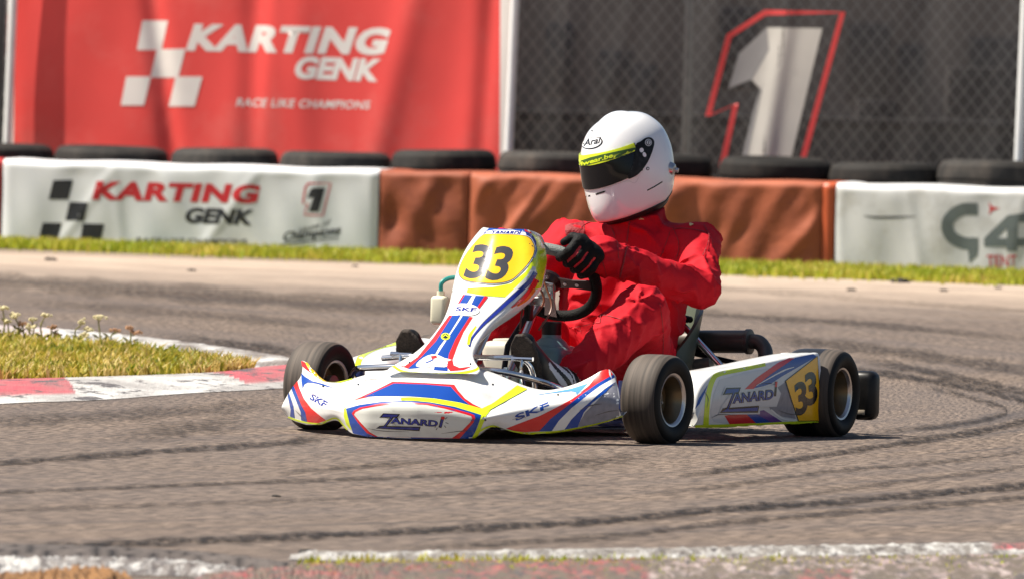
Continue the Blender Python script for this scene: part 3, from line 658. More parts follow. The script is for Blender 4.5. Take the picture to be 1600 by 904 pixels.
m_tread = tread_mat(); m_tdk = mat('shaded dark tread', (.012, .0125, .015), .38, var=.1, spec=.4)  # m_tdk: inner half of the rear-left tread, shade put into its colour
m_lip = mat('bright rim edge', (.62, .58, .56), .28, metal=.9, var=.05); m_brz = mat('bronze magnesium rim', (.20, .15, .09), .35, metal=.8, var=.15, vscale=15)
m_chrome = mat('chrome tube', (.80, .80, .80), .12, metal=1.0, var=.02); m_steel = mat('bare steel', (.45, .45, .46), .3, metal=.9); m_blackp = mat('black plastic', (.005, .005, .0055), .4, spec=.3, var=.2, dirt=(.035, .03, .026), dscale=8); m_frame = mat('dark blue frame paint', (.02, .03, .12), .3, coat=.4)
def wheel(c, axis, rad, wd, out, lab=None, inner=False):
    axis = nrm(axis) * out; h = wd / 2
    hub = MB(); hub.lathe([(0.001, h * .12), (.022, h * .12), (.026, h * .08), (.026, -h * .4), (.035, -h * .45), (.035, -h * .75), (.001, -h * .75)], (0, 0, 0), axis, 24)
    for k in range(3):
        a = 2.1 * k + .4; e1 = nrm(np.cross(axis, [0, 0, 1])); e2 = np.cross(axis, e1); q = (e1 * math.cos(a) + e2 * math.sin(a)) * .016 + axis * h * .12
        hub.tube([q - axis * .012, q + axis * .004], .004, 8)
    wo = hub.build('wheel', m_steel, kart); wo.location = tuple(c)
    if lab: wo['label'] = lab
    t = MB(); k = rad / .136
    half = [(.076, .72), (.082, .86), (.094, .97), (.108, 1.0), (.120, .975), (.1285, .90), (.1335, .76), (.1355, .55), (.136, .3)]
    prof = [(r * k if r > .08 else r, -x * h) for r, x in half] + [(r * k if r > .08 else r, x * h) for r, x in reversed(half)]
    mi = [1] * 5 + [0] * 7 + [1] * 5; n = len(prof) - 1; mi = [1 if (i < 5 or i >= n - 5) else 0 for i in range(n)]
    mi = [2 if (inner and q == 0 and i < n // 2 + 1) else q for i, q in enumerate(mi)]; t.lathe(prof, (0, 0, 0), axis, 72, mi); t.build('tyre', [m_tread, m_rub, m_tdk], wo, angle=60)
    r = MB()
    pr = [(.083, .70), (.0845, .80), (.0815, .86), (.076, .84), (.071, .74), (.066, .45), (.060, .30), (.058, -.05), (.030, -.12), (.024, -.12), (.024, -.2), (.058, -.2), (.064, -.4), (.071, -.74), (.076, -.84), (.0815, -.86), (.083, -.7)]
    r.lathe([(a, b * h) for a, b in pr], (0, 0, 0), axis, 56, [0, 0, 0, 0, 1, 1, 1, 1, 1, 1, 1, 1, 1, 0, 0, 0]); r.build('rim', [m_lip, m_brz], wo, angle=40)
    return wo
fa = (math.sin(R(5)), math.cos(R(5)), 0)
wheel((1.05, .555, .1375), fa, .137, .128, 1); wheel((1.05, -.575, .1375), fa, .137, .128, -1)
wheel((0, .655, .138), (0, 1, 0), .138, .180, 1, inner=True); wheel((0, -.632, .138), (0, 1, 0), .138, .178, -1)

# --- chassis
mb = MB()
for s in (1, -1):
    mb.tube([(-.18, .30 * s, .05), (.15, .30 * s, .05), (.55, .29 * s, .045), (.85, .16 * s, .045), (1.02, .13 * s, .045), (1.30, .13 * s, .05)], .015, 10, smooth=5)
    mb.tube([(1.05, .13 * s, .05), (1.05, .30 * s, .10), (1.05, .45 * s, .135)], .014, 10, smooth=4)
    mb.tube([(1.05, .44 * s, .09), (1.05, .44 * s, .19)], .014, 10); mb.tube([(1.05, .44 * s, .137), (1.055, .54 * s, .137)], .010, 10)
    mb.tube([(.20, .30 * s, .06), (.18, .46 * s, .075), (.50, .56 * s, .085), (.82, .50 * s, .085), (.84, .22 * s, .06)], .010, 8, smooth=6)
mb.tube([(-.17, -.30, .05), (-.17, .30, .05)], .014, 10); mb.tube([(1.28, -.13, .05), (1.28, .13, .05)], .014, 10); mb.tube([(.62, -.28, .05), (.62, .28, .05)], .014, 10)
mb.build('frame', m_frame, kart)
mb = MB(); mb.prism([(.40, -.26), (.62, -.27), (.9, -.17), (1.28, -.14), (1.28, .14), (.9, .17), (.62, .27), (.40, .26)], .006, (0, 0, .040), (1, 0, 0), (0, 1, 0)); mb.build('floor_tray', mat('scratched aluminium', (.40, .40, .40), .45, metal=.7), kart, smooth=False)
mb = MB(); mb.tube([(0, -.55, .138), (0, .55, .138)], .02, 16)
for y in (-.30, .30): mb.box((0, y, .12), (.07, .04, .10), bev=.01); mb.tube([(0, y - .025, .138), (0, y + .025, .138)], .042, 20)
ax = mb.build('rear_axle', m_steel, kart)
mb = MB(); mb.lathe([(.03, -.004), (.085, -.004), (.085, .004), (.03, .004)], (0, .38, .138), (0, 1, 0), 32, closed=True); mb.box((.07, .38, .17), (.07, .05, .06), bev=.01); mb.build('brake_disc', m_blackp, kart)

# --- front bumper moulding
FBX = [(0, 1.60), (.12, 1.59), (.20, 1.565), (.235, 1.53), (.30, 1.47), (.38, 1.415), (.46, 1.35), (.53, 1.285), (.575, 1.23), (.62, 1.17)]
FRX = [(0, 1.31), (.2, 1.315), (.26, 1.305), (.35, 1.275), (.45, 1.235), (.53, 1.20), (.575, 1.17), (.62, 1.14)]
def fplan(tab, l, d=0.): return float(np.interp(abs(l), [a for a, b in tab], [b for a, b in tab])) + d
def solve_row(tab, pts, d=0.):
    out = []
    for px, py in pts:
        l = 0.
        for _ in range(40): q = kinv(px, py, f=fplan(tab, l, d)); l = .5 * l + .5 * q[1]
        out.append(kinv(px, py, f=fplan(tab, l, d)))
    return np.array(out)
rowB = solve_row(FBX, [(441, 643), (450, 652), (462, 658), (480, 663), (500, 662), (512, 658), (522, 655), (532, 658), (541, 670), (551, 677), (575, 681), (610, 683), (650, 684), (700, 684), (738, 684), (746, 680), (752, 674), (762, 666), (774, 664), (786, 668), (800, 674), (825, 677), (850, 676), (880, 672), (920, 664), (950, 656), (973, 648)])
rowM = solve_row(FBX, [(440, 634), (447, 618), (460, 612), (480, 617), (500, 625), (520, 632), (535, 634), (548, 632), (575, 629), (610, 627), (650, 627), (690, 631), (720, 638), (747, 647), (760, 648), (780, 643), (810, 636), (840, 632), (880, 626), (920, 618), (950, 612), (972, 628)], .006)
rowR = solve_row(FRX, [(449, 600), (455, 580), (463, 566), (470, 562), (478, 564), (486, 574), (497, 588), (510, 596), (525, 597), (540, 594), (560, 588), (585, 581), (620, 574), (680, 572), (748, 574), (775, 583), (800, 594), (820, 602), (838, 607), (856, 609), (880, 605), (905, 597), (925, 587), (940, 578), (950, 575), (957, 577), (962, 592)])
def along(row, n):
    d = np.r_[0, np.cumsum(np.abs(np.diff(row[:, 1])) + 1e-5)]; d /= d[-1]; return d
NU = 120
def resample(row):
    # by lateral position so the rows stay lined up
    u = (row[:, 1] - row[0, 1]) / (row[-1, 1] - row[0, 1]); t = np.linspace(0, 1, NU); return np.stack([np.interp(t, u, row[:, k]) for k in range(3)], 1)
B_, M_, R_ = resample(rowB), resample(rowM), resample(rowR)
sm = lambda a, w=5: np.stack([np.convolve(np.pad(a[:, k], (w // 2, w // 2), mode='edge'), np.ones(w) / w, 'valid') for k in range(3)], 1)
B_, M_, R_ = sm(B_, 3), sm(M_, 5), sm(R_, 3)
P = []
for i in range(NU):
    l = M_[i, 1]; cen = max(0, 1 - (abs(l) / .24) ** 4)
    b, m_, r_ = B_[i], M_[i], R_[i]
    q1 = b * .5 + m_ * .5 + np.array([.012, 0, 0]); q = m_ * .5 + r_ * .5 + np.array([.02 * cen - .012 * (1 - cen), 0, .012 * cen - .004 * (1 - cen)])
    prof = [b + np.array([-.045, 0, .012]), b + np.array([-.012, 0, -.001]), b, q1, m_, q, r_, r_ + np.array([-.012, 0, -.003]), r_ + np.array([-.02, 0, -.03])]
    P.append([prof[0], prof[1]] + catmull(prof[2:7], 7) + [prof[7], prof[8]])
nose = MB(); nose.grid(P)
d = Deco(nose, KMI, step=5)
z = Z((430, 530), .1881); v = ZV(.1881)
d.poly(z([(188, 182), (150, 215), (125, 285), (150, 370), (190, 470), (225, 560), (255, 620), (270, 692), (340, 697), (425, 668), (380, 635), (300, 570), (240, 490), (200, 400), (182, 330), (192, 260), (212, 225), (206, 190)]), G['orred'])
d.poly(z([(203, 172), (238, 163), (268, 225), (320, 290), (255, 245), (218, 212)]), G['orred'])
d.poly(z([(238, 163), (262, 185), (300, 240), (360, 290), (420, 345), (480, 356), (400, 345), (320, 295), (275, 235)]), G['yel'])
d.poly(z([(218, 278), (250, 308), (310, 343), (400, 368), (490, 402), (420, 388), (340, 364), (270, 357), (243, 372), (228, 405), (219, 350)]), G['blue'])
d.poly(z([(124, 300), (150, 370), (182, 450), (217, 540), (252, 600), (266, 680), (218, 668), (214, 600), (182, 520), (148, 440), (122, 360)]), G['blue'])
d.poly(z([(95, 395), (127, 470), (152, 550), (163, 650), (125, 636), (130, 580), (110, 490), (91, 420)]), G['blue'])
d.stroke(z([(110, 640), (160, 660), (230, 680), (300, 692), (380, 694), (440, 668), (490, 650), (530, 662), (570, 710), (600, 745)]), 2.4, G['lime'])
d.text('SKF', z([(283, 492)])[0], v((130, 72)), v((26, -46)), G['navy'], .03)
d.poly(z([(572, 555), (600, 572), (640, 680), (650, 757), (622, 740), (590, 700), (572, 640)]), G['lime'])
d.poly(z([(440, 352), (540, 358), (640, 330), (640, 322), (540, 350), (450, 345)]), G['lime'])
z = Z((540, 560), .15484); v = ZV(.15484)
d.poly(z([(90, 415), (300, 318), (475, 229), (800, 243), (1097, 260), (1135, 320), (1205, 400), (1290, 458), (1388, 505), (1240, 470), (1050, 425), (850, 390), (650, 375), (400, 372), (250, 380)]), G['orred'])
d.poly(z([(190, 384), (310, 328), (490, 248), (800, 258), (1062, 281), (1105, 330), (1170, 400), (1250, 465), (1050, 428), (850, 393), (650, 378), (400, 375), (300, 377)]), G['blue'])
d.poly(z([(560, 392), (660, 388), (900, 402), (1150, 442), (1370, 502), (1470, 455), (1560, 400), (1580, 420), (1470, 510), (1420, 570), (1390, 640), (1340, 760), (1310, 795), (1275, 795), (1330, 690), (1368, 570), (1250, 530), (1050, 475), (850, 440), (700, 424), (560, 420)]), G['lime'])
d.poly(z([(8, 503), (150, 465), (350, 437), (620, 424), (850, 440), (1100, 485), (1368, 568), (1342, 640), (1312, 720), (1270, 800), (300, 800), (80, 748), (45, 650)]), G['blue'])
d.poly(z([(68, 548), (90, 520), (150, 492), (350, 455), (620, 440), (850, 455), (1050, 495), (1250, 550), (1300, 572), (1308, 600), (1290, 640), (1230, 710), (1150, 800), (300, 780), (220, 745), (130, 640)]), G['red'])
d.poly(z([(92, 560), (110, 535), (180, 505), (400, 470), (620, 458), (820, 470), (1000, 505), (1200, 560), (1268, 582), (1276, 602), (1255, 640), (1180, 715), (1075, 795), (330, 780), (250, 735), (160, 640)]), G['cream'])
def maker_logo(d, Zp, T, ink, out, dot):
    d.poly(Zp(T([(385, 545), (555, 553), (528, 590), (490, 590), (425, 672), (760, 680), (748, 724), (312, 698), (345, 672), (392, 668), (452, 590), (345, 588)])), out)
    d.poly(Zp(T([(392, 555), (535, 560), (518, 580), (480, 580), (405, 682), (745, 690), (738, 712), (335, 692), (398, 676), (465, 580), (370, 580)])), ink)
def zan(d, z, v, blue, blk, red):
    maker_logo(d, z, lambda p: p, blue, blk, red)
    d.text('ANARD', z([(455, 648)])[0], v((478, 34)), v((6, -64)), blk, .06); d.text('ANARD', z([(460, 646)])[0], v((468, 32)), v((5, -56)), blue, .015)
    d.stroke(z([(985, 582), (955, 690)]), 5.0, blk, smooth=0); d.stroke(z([(982, 608), (960, 680)]), 2.8, blue, smooth=0); d.disc(z([(985, 592)])[0], 3.0, 2.4, red)
    for a, b in (((905, 690), (915, 660)), ((1010, 640), (1040, 650)), ((1005, 605), (1030, 585)), ((930, 690), (915, 712)), ((1000, 670), (1015, 690))): d.stroke(z([a, b]), .9, blk, smooth=0)
zan(d, z, v, G['navy'], G['black'], G['red'])
z = Z((730, 560), .1625); v = ZV(.1625)
d.poly(z([(170, 484), (480, 256), (578, 292), (205, 500), (150, 560), (120, 590)]), G['lime'])
d.poly(z([(1060, 652), (1130, 520), (1240, 410), (1420, 225), (1450, 360), (1497, 470), (1500, 545), (1300, 605), (1180, 635)]), G['worn'])  # wear on the wing tip, with its shade put into the grey
d.poly(z([(372, 668), (550, 600), (700, 545), (850, 470), (1000, 390), (1090, 330), (1180, 240), (1270, 108), (1320, 90), (1370, 103), (1402, 150), (1300, 212), (1200, 275), (1100, 350), (950, 470), (800, 580), (690, 694), (560, 702), (450, 692)]), G['orred'])
d.poly(z([(690, 694), (800, 575), (950, 460), (1100, 345), (1250, 240), (1405, 150), (1418, 178), (1280, 262), (1150, 357), (1000, 472), (880, 592), (812, 692)]), G['blue'])
d.poly(z([(812, 692), (880, 592), (1000, 472), (1150, 357), (1280, 262), (1418, 178), (1424, 222), (1330, 285), (1250, 350), (1100, 480), (1000, 580), (935, 676)]), G['white'])
d.poly(z([(935, 675), (1000, 580), (1100, 480), (1250, 352), (1422, 224), (1330, 322), (1200, 422), (1120, 512), (1058, 655)]), G['blue'])
d.poly(z([(560, 362), (800, 325), (1000, 288), (1168, 234), (1130, 282), (1052, 348), (1045, 322), (1000, 312), (800, 332)]), G['sky'])
d.poly(z([(1060, 345), (1110, 300), (1190, 210), (1290, 112), (1170, 262)]), G['white'])  # white streak paints a highlight along the red stripe
d.stroke(z([(62, 735), (120, 690), (200, 650), (265, 643), (370, 682), (550, 710), (700, 706), (900, 690), (1100, 655), (1300, 610), (1497, 550)]), 2.6, G['lime'])
d.text('SKF', z([(468, 596)])[0], v((325, -125)), v((-14, -58)), G['blue'], .03)
for pts, wd in (([(905, 640), (925, 632), (940, 630)], [.4, 1.6, .4]), ([(930, 648), (950, 642), (966, 640)], [.4, 1.3, .3]), ([(575, 668), (600, 672), (640, 673)], [.3, 1.1, .3]), ([(690, 676), (720, 672), (738, 672)], [.3, 1.3, .3]), ([(462, 640), (470, 648), (476, 655)], [.3, 1.0, .3]), ([(560, 596), (580, 592), (596, 593)], [.2, .8, .2]), ([(800, 655), (815, 650), (822, 652)], [.3, 1.1, .3]), ([(600, 650), (612, 655), (620, 664)], [.2, .9, .2])): d.stroke(pts, wd, G['scuff'])
for c in ((758, 655), (770, 600), (560, 600), (872, 616), (505, 603)): d.disc(c, 1.7, 1.4, G['black'])
d.done(); nose.build('front_bumper', KG, kart, angle=50)

# --- front number fairing
cen = [(797, 357), (790, 386), (782, 417), (768, 447), (746, 473), (731, 496), (714, 525), (700, 550), (683, 579)]
fc = [float(kinv(px, py, l=0)[0]) for px, py in cen]
fc = list(np.interp(range(9), [0, 2, 4, 6, 8], [fc[0] - .01, fc[2], fc[4], fc[6], fc[8]]))
fc = [.93, .99, 1.04, 1.10, 1.17, 1.24, 1.32, 1.385, 1.445]
Lx = [(753, 357), (731, 384), (716, 415), (708, 446), (702, 475), (691, 502), (671, 529), (647, 551), (611, 573)]
Rx = [(824, 361), (834, 392), (834, 424), (815, 457), (790, 487), (765, 509), (748, 532), (738, 556), (747, 577)]
Ox = [(840, 367), (852, 392), (852, 424), (842, 455), (806, 490), (773, 513), (750, 536), (739, 558), (749, 578)]
rows = []
for k in range(9):
    dl = [.07, .075, .08, .08, .06, .05, .045, .04, .03][k]; dr = [.05, .05, .05, .05, .045, .04, .035, .03, .03][k]; do = [.15, .17, .18, .17, .12, .09, .07, .055, .045][k]
    pl = kinv(*Lx[k], f=fc[k] - dl); pr = kinv(*Rx[k], f=fc[k] - dr); po = kinv(*Ox[k], f=fc[k] - do)
    mid = (pl + pr) / 2; mid[0] = fc[k]; q1 = pl * .6 + mid * .4; q1[0] = fc[k] - dl * .42; q2 = pr * .6 + mid * .4; q2[0] = fc[k] - dr * .42
    lb = pl + np.array([-do * .6, -.012, -.01]); ob = po + np.array([-.01, -.012, -.004])
    rows.append([lb, pl, q1, mid, q2, pr, po, ob])
top = [p + np.array([-.035, (0), -.006]) for p in rows[0]]; top2 = [p + np.array([-.06, 0, -.03]) for p in rows[0]]
bot = [p + np.array([.018, 0, -.012]) for p in rows[-1]]
rows = [top2, top] + rows + [bot]
cols = [catmull([rows[i][j] for i in range(len(rows))], 5) for j in range(8)]
grid = [catmull([c[i] for c in cols], 5) for i in range(len(cols[0]))]
fair = MB(); fair.grid(grid)
d = Deco(fair, KMI, step=5)
z = Z((600, 340), .28747); v = ZV(.28747)
d.poly(z([(800, 85), (850, 108), (884, 180), (884, 240), (855, 380), (822, 390), (815, 360), (832, 300), (815, 250), (832, 180), (820, 115)]), G['lime'])
d.poly(z([(455, 385), (510, 380), (590, 378), (690, 358), (770, 295), (815, 215), (830, 245), (790, 320), (740, 372), (665, 432), (560, 425), (450, 408)]), G['lime'])
d.poly(z([(570, 60), (620, 49), (700, 48), (770, 62), (805, 90), (770, 82), (700, 70), (600, 70), (555, 74)]), G['blue']); d.poly(z([(672, 52), (700, 52), (698, 66), (670, 66)]), G['white']); d.poly(z([(760, 62), (800, 82), (800, 90), (765, 76)]), G['red'])
d.poly(z([(548, 78), (600, 69), (700, 70), (768, 82), (775, 104), (690, 98), (590, 96), (535, 100)]), G['white']); d.poly(z([(765, 80), (800, 92), (825, 130), (828, 185), (800, 245), (812, 180), (795, 130), (765, 106)]), G['navy'])
d.poly(z([(532, 98), (560, 72), (552, 92), (538, 106)]), G['navy'])
d.text('TANARDI', z([(578, 92)])[0], v((160, 4)), v((10, -19)), G['navy'], .05)
Y_ = [(590, 95), (690, 97), (770, 106), (800, 132), (814, 180), (790, 240), (740, 300), (685, 343), (600, 358), (490, 351), (435, 337), (412, 305), (420, 260), (455, 195), (505, 133), (545, 98)]
cx, cy = 610, 230
d.poly(z([(cx + (x - cx) * 1.04, cy + (y - cy) * 1.045) for x, y in Y_]), G['silver'], 3); d.poly(z([(cx + (x - cx) * 1.018, cy + (y - cy) * 1.022) for x, y in Y_]), G['black'], 3); d.poly(z(Y_), G['yel'], 3)
for O in ((430, 331), (545, 341)): d.text('3', z([O])[0], v((108, 8)), v((66, -185)), G['char'], .028)
d.stroke(z([(815, 268), (780, 325), (700, 405), (610, 490), (525, 575), (468, 660)]), [5, 5, 4, 3, 2], G['silver'])
d.stroke(z([(822, 298), (785, 352), (705, 430), (620, 507), (535, 585), (478, 655), (463, 700)]), [7, 6.5, 5.5, 4, 3, 3], G['navy'])
d.stroke(z([(826, 335), (790, 400), (740, 448), (690, 488)]), [9, 8, 5, 2], G['orred']); d.stroke(z([(815, 388), (775, 440), (722, 478)]), [5, 4, 2], G['orange'])
d.stroke(z([(500, 590), (468, 640), (458, 690)]), [2, 5, 4], G['lime'])
d.poly(z([(430, 418), (442, 418), (408, 474), (398, 472)]), G['red']); d.poly(z([(441, 418), (480, 421), (446, 474), (406, 474)]), G['blue']); d.poly(z([(498, 422), (547, 426), (505, 490), (472, 478)]), G['blue']); d.poly(z([(547, 426), (566, 430), (518, 494), (505, 490)]), G['red'])
d.poly(z([(354, 530), (374, 530), (285, 668), (205, 752), (130, 818), (72, 798), (110, 806), (182, 756), (268, 650)]), G['orred'])
d.poly(z([(372, 530), (416, 530), (360, 620), (300, 700), (275, 745), (235, 775), (195, 815), (130, 820), (205, 755), (282, 672)]), G['blue'])
d.poly(z([(428, 532), (466, 537), (422, 610), (384, 690), (352, 745), (362, 775), (330, 772), (288, 745), (330, 680), (390, 590)]), G['blue']); d.poly(z([(275, 808), (350, 792), (345, 832), (270, 826)]), G['blue'])
d.poly(z([(466, 537), (482, 540), (432, 620), (397, 700), (372, 770), (378, 800), (412, 815), (478, 806), (432, 826), (360, 832), (343, 812), (353, 740), (388, 660)]), G['orred'])
d.disc(z([(440, 500)])[0], 23, 9.5, G['white'], .08)
d.text('SKF', z([(388, 507)])[0], v((110, 6)), v((8, -22)), G['navy'], .03)
d.disc(z([(335, 645)])[0], 7.2, 5.6, G['lime']); d.disc(z([(335, 644)])[0], 4.6, 3.8, G['black']); d.stroke(z([(322, 648), (335, 636), (348, 648)]), 1.6, G['lime'], smooth=0)
d.poly(z([(180, 790), (215, 760), (260, 742), (300, 748), (330, 762), (368, 772), (330, 785), (345, 800), (330, 812), (270, 808), (220, 815), (178, 808)]), G['white'], 2)
d.poly(z([(255, 752), (285, 748), (290, 760), (262, 770)]), G['orred']); d.stroke(z([(225, 790), (250, 780), (270, 770)]), 1.6, G['blue'])
d.stroke(z([(42, 798), (95, 832), (170, 845), (260, 850), (400, 844), (490, 828), (522, 806)]), 4.0, G['lime'])
for c in ((706, 455), (757, 402), (840, 440), (640, 566), (735, 568)): d.disc(c, 1.5, 1.5, G['black'])
d.done(); fair.build('number_fairing', KG, kart, angle=50)
mb = MB()
for px, py in ((850, 433), (722, 470)): 
    q = kinv(px, py, f=.85 if px > 800 else 1.02); mb.tube([q, q + np.array([.0, .012, 0])], .006, 10)
mb.tube([(.86, 0, .57), (1.02, 0, .38), (1.22, 0, .20)], .010, 8); mb.build('fairing_bracket', m_steel, kart)

# --- side pods
def pod(sgn):
    st = [(1084, 664, 642), (1088, 664.5, 620), (1096, 664, 603), (1108, 664, 590), (1122, 663.5, 582), (1145, 662.5, 577.5), (1180, 660.5, 571), (1220, 658.5, 562.5), (1260, 656.5, 555), (1279, 655.5, 553)]
    cols = []
    for px, yb, yt in st:
        def pt(py):
            l = .65
            for _ in range(30): f = .88 - (l - .60) * 7.8; q = kinv(px, py, f=f); l = .7 * l + .3 * q[1]
            return kinv(px, py, f=f)
        b, t = pt(yb), pt(yt); m1 = b * .6 + t * .4 + np.array([0, .012, 0]); m2 = b * .25 + t * .75 + np.array([0, .008, 0]); hgt = t[2] - b[2]
        c = [b + np.array([0, -.05, .01]), b + np.array([0, -.01, -.002]), b, m1, m2, t, t + np.array([0, -.02, .004 if hgt > .05 else 0]), t + np.array([0, -.06, .002]), t + np.array([0, -.13, -.006]), t + np.array([0, -.16, -.03 - .2 * hgt])]
        cols.append([np.array([p[0], p[1] * sgn, p[2]]) for p in catmull(c, 4)])
    rear = [p + np.array([-.004, -.012 * sgn, 0]) for p in cols[-1]]; rear2 = [p * .4 + np.mean(cols[-1], 0) * .6 + np.array([.01, -.012 * sgn, 0]) for p in cols[-1]]
    P = [catmull([c[i] for c in cols], 5) + [rear[i], rear2[i]] for i in range(len(cols[0]))]
    fr = [p * .4 + np.mean(cols[0], 0) * .6 + np.array([-.01, -.02 * sgn, 0]) for p in cols[0]]
    P = [[fr[i]] + P[i] for i in range(len(P))]
    mb = MB(); mb.grid(P); 
    if sgn < 0: mb.f = [f[::-1] for f in mb.f]
    return mb
mb = pod(1); d = Deco(mb, KMI, step=6); z = Z((1020, 460), .28756); v = ZV(.28756)
d.poly(z([(360, 460), (500, 420), (640, 395), (740, 350), (880, 345), (720, 470), (770, 680), (700, 690), (400, 700), (330, 690), (310, 640), (330, 540)]), G['silver'])
d.poly(z([(620, 590), (680, 500), (722, 470), (776, 672), (700, 660), (640, 625)]), G['worn'])
d.poly(z([(498, 512), (560, 452), (680, 368), (740, 343), (772, 345), (640, 442), (545, 510)]), G['red'])
d.poly(z([(545, 508), (640, 430), (772, 342), (870, 322), (888, 335), (700, 442), (640, 482), (600, 495)]), G['blue'])
d.stroke(z([(560, 492), (700, 415), (765, 392)]), [1, 2.4, 1], G['white'])
d.stroke(z([(288, 708), (292, 640), (302, 540), (325, 462), (362, 430), (500, 402), (612, 378)]), [9, 8, 8, 8, 7, 6, 5], G['lime'])
d.poly(z([(228, 622), (250, 560), (297, 488), (282, 530), (252, 592)]), G['blue'])
d.poly(z([(388, 655), (500, 640), (562, 698), (420, 708)]), G['red']); d.poly(z([(500, 640), (546, 637), (642, 692), (562, 698)]), G['blue']); d.poly(z([(546, 637), (600, 624), (702, 688), (642, 692)]), G['purple'])
d.stroke(z([(640, 622), (700, 668), (780, 684)]), 2.5, G['white'])
d.stroke(z([(213, 714), (450, 708), (700, 697), (902, 686)]), 5, G['lime'])
N_ = [(720, 468), (800, 405), (890, 336), (900, 520), (907, 680), (790, 682), (755, 580)]
cx, cy = 825, 530; d.poly(z([(cx + (x - cx) * 1.04, cy + (y - cy) * 1.025) for x, y in N_]), G['black']); d.poly(z(N_), G['amber'])
d.text('3', z([(775, 662)])[0], v((66, -26)), v((-14, -178)), G['black'], .03); d.text('3', z([(832, 608)])[0], v((62, -24)), v((-14, -178)), G['black'], .03)
o_, s_ = (1020, 460), .28756
zb = lambda pts: [(o_[0] + (360 + (x - 312) * .478) * s_, o_[1] + (640 + (y - 698) * .86 - (x - 312) * .055) * s_) for x, y in pts]
d.poly(zb([(375, 535), (570, 545), (545, 600), (950, 560), (1010, 620), (960, 700), (770, 690), (770, 735), (300, 708), (330, 660), (430, 590), (335, 592)]), G['silver'])
maker_logo(d, zb, lambda p: p, G['blue'], G['black'], G['red'])
d.text('ANARD', zb([(455, 650)])[0], (64, -7.2), (1, -16), G['black'], .06); d.text('ANARD', zb([(460, 647)])[0], (63, -7.0), (1, -14), G['blue'], .012)
d.stroke(z([(668, 470), (660, 550)]), 3.6, G['black'], smooth=0); d.stroke(z([(668, 472), (664, 500)]), 3.4, G['red'], smooth=0)
for pts, wd in (([(1110, 652), (1125, 646), (1150, 648)], [.3, 1.3, .3]), ([(1215, 640), (1235, 646), (1252, 644)], [.3, 1.2, .3]), ([(1100, 610), (1106, 622), (1104, 636)], [.3, 1.0, .3]), ([(1180, 600), (1200, 598), (1212, 601)], [.2, .8, .2])): d.stroke(pts, wd, G['scuff'])
d.done(); mb.build('side_pod', KG, kart, angle=50)
mb = pod(-1); d = Deco(mb, KMI, step=6)
d.stroke([(556, 590), (562, 560), (580, 545), (610, 536), (650, 530)], 9, G['lime']); d.stroke([(560, 598), (620, 590), (660, 585)], 5, G['yel'])
d.done(); mb.build('side_pod', KG, kart, angle=50)
# --- chrome bumper bars, pedals
mb = MB()
K_ = lambda *a: [kinv(x, y, f=f) for x, y, f in a]
mb.tube(K_((548, 592, 1.02), (556, 577, 1.14), (572, 574, 1.20), (640, 573, 1.24), (748, 577, 1.24), (800, 583, 1.22), (850, 597, 1.14), (890, 612, 1.02)), .010, 12, smooth=6)
mb.tube(K_((598, 559, 1.18), (640, 556, 1.2), (700, 557, 1.2), (765, 558, 1.2), (808, 559, 1.18), (826, 568, 1.16), (834, 590, 1.14), (836, 612, 1.12)), .0085, 12, smooth=6)
for px in (612, 790): mb.tube(K_((px, 573, 1.22), (px + 2, 600, 1.22)), .008, 10)
mb.build('bumper_bar', m_chrome, kart)
for px, a, b in ((650, -.20, -.235), (815, .135, .17)):
    mb = MB(); mb.tube([(1.12, b, .06), (1.20, b, .20), (1.20, b, .25)], .006, 8, smooth=4); mb.tube([(1.20, b - .035, .25), (1.20, b + .035, .25)], .007, 8); mb.tube([(1.12, b, .06), (1.0, b, .055)], .005, 8); mb.tube([(1.12, b - .02, .06), (1.12, b + .02, .06)], .011, 10); mb.build('pedal', m_chrome, kart)
# --- steering
WC = np.array([.62, 0, .48]); WR = .152; Uv = nrm([.65, 0, .76]); Lv = np.array([0, 1., 0]); Nv = np.array([-.76, 0, .65])
STEER = R(-12); L2 = Lv * math.cos(STEER) + Uv * math.sin(STEER); U2 = -Lv * math.sin(STEER) + Uv * math.cos(STEER)
mb = MB(); ring = []; y_ = []
for a in np.linspace(0, 2 * math.pi, 72, endpoint=False):
    ca, sa = math.cos(a), math.sin(a); y = sa * WR
    if y > .112: y = .112 + (y - .112) * .35
    y_.append(y); ring.append(WC + L2 * ca * WR + U2 * y)
rings = []
for i in range(72):
    t = nrm(ring[(i + 1) % 72] - ring[i - 1]); b = np.cross(t, Nv); rings.append([ring[i] + (.0175 if y_[i] < .09 else .0185) * (math.cos(q) * Nv + math.sin(q) * b) for q in np.linspace(0, 2 * math.pi, 12, endpoint=False)])
mb.grid(rings, [1 if y_[i] > .085 else 0 for i in range(72) for j in range(12)], cu=True, cv=True)  # top of the rim coloured lighter, imitating light on the grip
sw = mb.build('steering_wheel', [mat('black suede grip', (.005, .005, .005), .7, spec=.2, bump=.4, bscale=220), mat('grey sunlit grip', (.17, .19, .18), .6, bump=.3, bscale=200)], kart)
mb = MB()
for a in (R(8), R(172), R(-90)):
    e = L2 * math.cos(a) + U2 * math.sin(a); f2 = np.cross(Nv, e)
    P_ = [(0.02, -.022), (.08, -.016), (.142, -.020), (.142, .020), (.08, .016), (.02, .022)]; mb.prism(P_, .005, WC - Nv * .012, e, f2)
mb.lathe([(.001, .0), (.04, 0), (.042, -.012), (.03, -.03), (.001, -.03)], WC - Nv * .004, Nv, 24)
mb.build('spoke', mat('dark anodised spoke', (.05, .025, .025), .3, metal=.6), sw, smooth=False)
